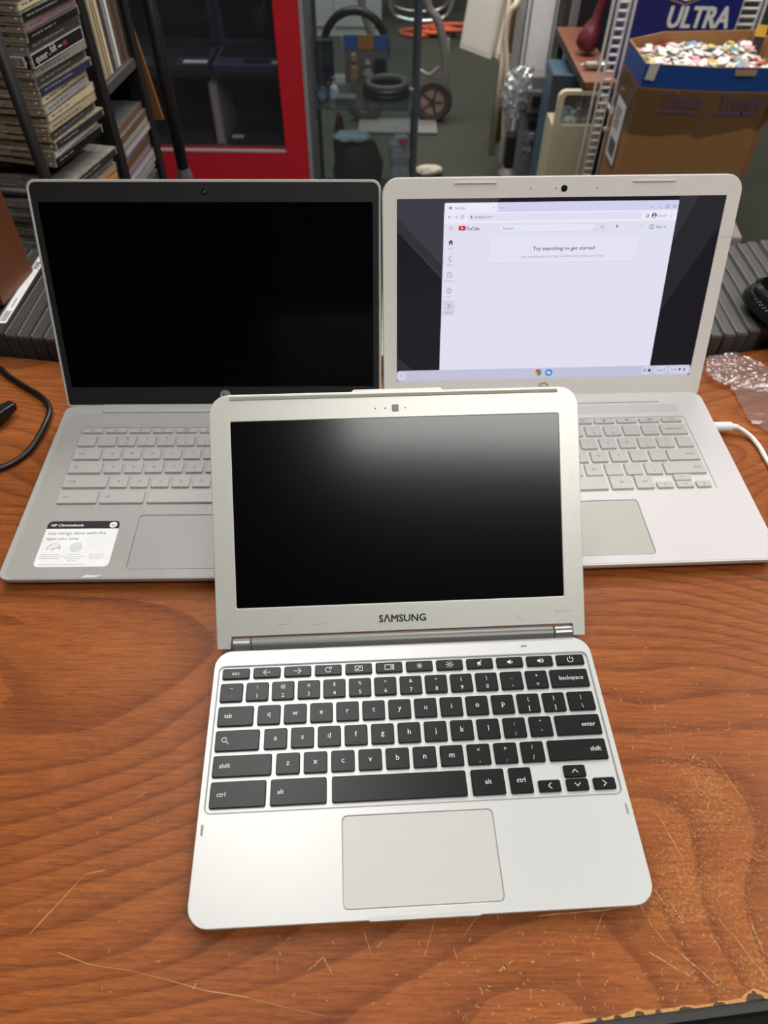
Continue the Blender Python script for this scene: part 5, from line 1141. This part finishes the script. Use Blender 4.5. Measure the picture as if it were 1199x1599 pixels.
for s_ in range(5):
    for q in range(8):
        for v_ in range(NV):
            u = q / 8; p = on_side(path[s_], path[s_ + 1], u, TOPZ - .052 - .011 * v_, 0)
            k = 1.006 + .010 * abs(_ns.noise(Vector((s_ * 5 + u * 4, v_ * .8, 1)))) + .006 * abs(_ns.noise(Vector((s_ * 14 + u * 11, v_ * 2.1, 4))))
            tp.v.append((.79 + (p.x - .79) * k, 2.02 + (p.y - 2.02) * k, p.z - .02 * math.sin(s_ + u * 2.0) * v_ / NV))
for a in range(39):
    for v_ in range(NV - 1): tp.f.append((a * NV + v_, a * NV + v_ + 1, (a + 1) * NV + v_ + 1, (a + 1) * NV + v_))
tp.build('clear_tape', tape, bx)
MB().prism([(.0, 0), (.022, .002), (.016, -.036), (-.006, -.034)], 0, .001).build('paper_tape', mat('tape_pale', (196, 190, 178), .6), bx, side_M(0, 1, .06, TOPZ + .002, .004))
MB().prism([(.0, 0), (.05, .0), (.05, -.012), (0, -.012)], 0, .001).build('masking_tape', mat('tape_tan', (166, 140, 96), .6), bx, side_M(1, 2, .3, TOPZ - .004, .004))
MB().prism([(x, y) for x, y, z_ in box_loop(.962, 0)], 0, TOPZ - .055).build('inner_fill', mat('fill_card', (150, 140, 130), .8), bx)
PAL = [((222, 216, 210), .52), ((196, 188, 186), .14), ((168, 44, 52), .05), ((200, 168, 70), .05), ((84, 130, 116), .05), ((206, 150, 158), .07), ((196, 96, 60), .04), ((120, 150, 178), .04), ((186, 178, 96), .04)]
rn = random.Random(21); heaps = {}
for k in range(2400):
    q = rn.random(); acc = 0
    for ci, (rgb, w) in enumerate(PAL):
        acc += w
        if q <= acc: break
    x = rn.uniform(.632, .945); y = rn.uniform(1.903, 2.165)
    lo = 1.903 if x > .7 else 1.92; hi = 2.165 if x > .74 else 2.085 + (x - .62) * .6
    if not (lo < y < hi): continue
    z_ = TOPZ - .040 + rn.uniform(-.02, .012) + .006 * math.sin(x * 14) + (.008 if y > 2.08 else 0)
    s = rn.uniform(.005, .016)
    heaps.setdefault(ci, MB()).box(-s, -s * .7, -.0006, s, s * .7, .0006, T((x, y, z_)) @ RZ(rn.uniform(0, 6.3)) @ RX(rn.uniform(-.4, .4)) @ RY(rn.uniform(-.35, .35)))
for ci, hb in heaps.items():
    hb.build('loose_cards', mat('card_%d' % ci, PAL[ci][0], .6, var=.15, scale=80), bx, kind='stuff')
yb = thing('yellow_tag', 'yellow tagged black packet stuck in the cardboard box at the right', 'packet', T((.948, 2.10, FLOOR + TOPZ - .045)) @ RZ(-.3) @ RX(-.2))
MB().box(-.012, 0, 0, .012, .006, .05).build('packet', mat('packet_black', (40, 38, 36), .5), yb)
MB().box(-.012, -.001, .05, .012, .006, .075).build('yellow_strip', mat('packet_yellow', (206, 160, 44), .5), yb)
# pale block on the floor right
pk_ = thing('pale_block', 'pale pink block lying on the green carpet right of the white laptop', 'block', T((1.132, 2.34, FLOOR)) @ RZ(-.1))
MB().box(-.02, 0, 0, .105, .16, .045).build('block', mat('block_pink', (206, 188, 186), .55), pk_, bevel=.004)
MB().box(-.018, -.0008, .006, .103, 0, .036).build('end_face', mat('block_face', (188, 166, 166), .6), pk_)
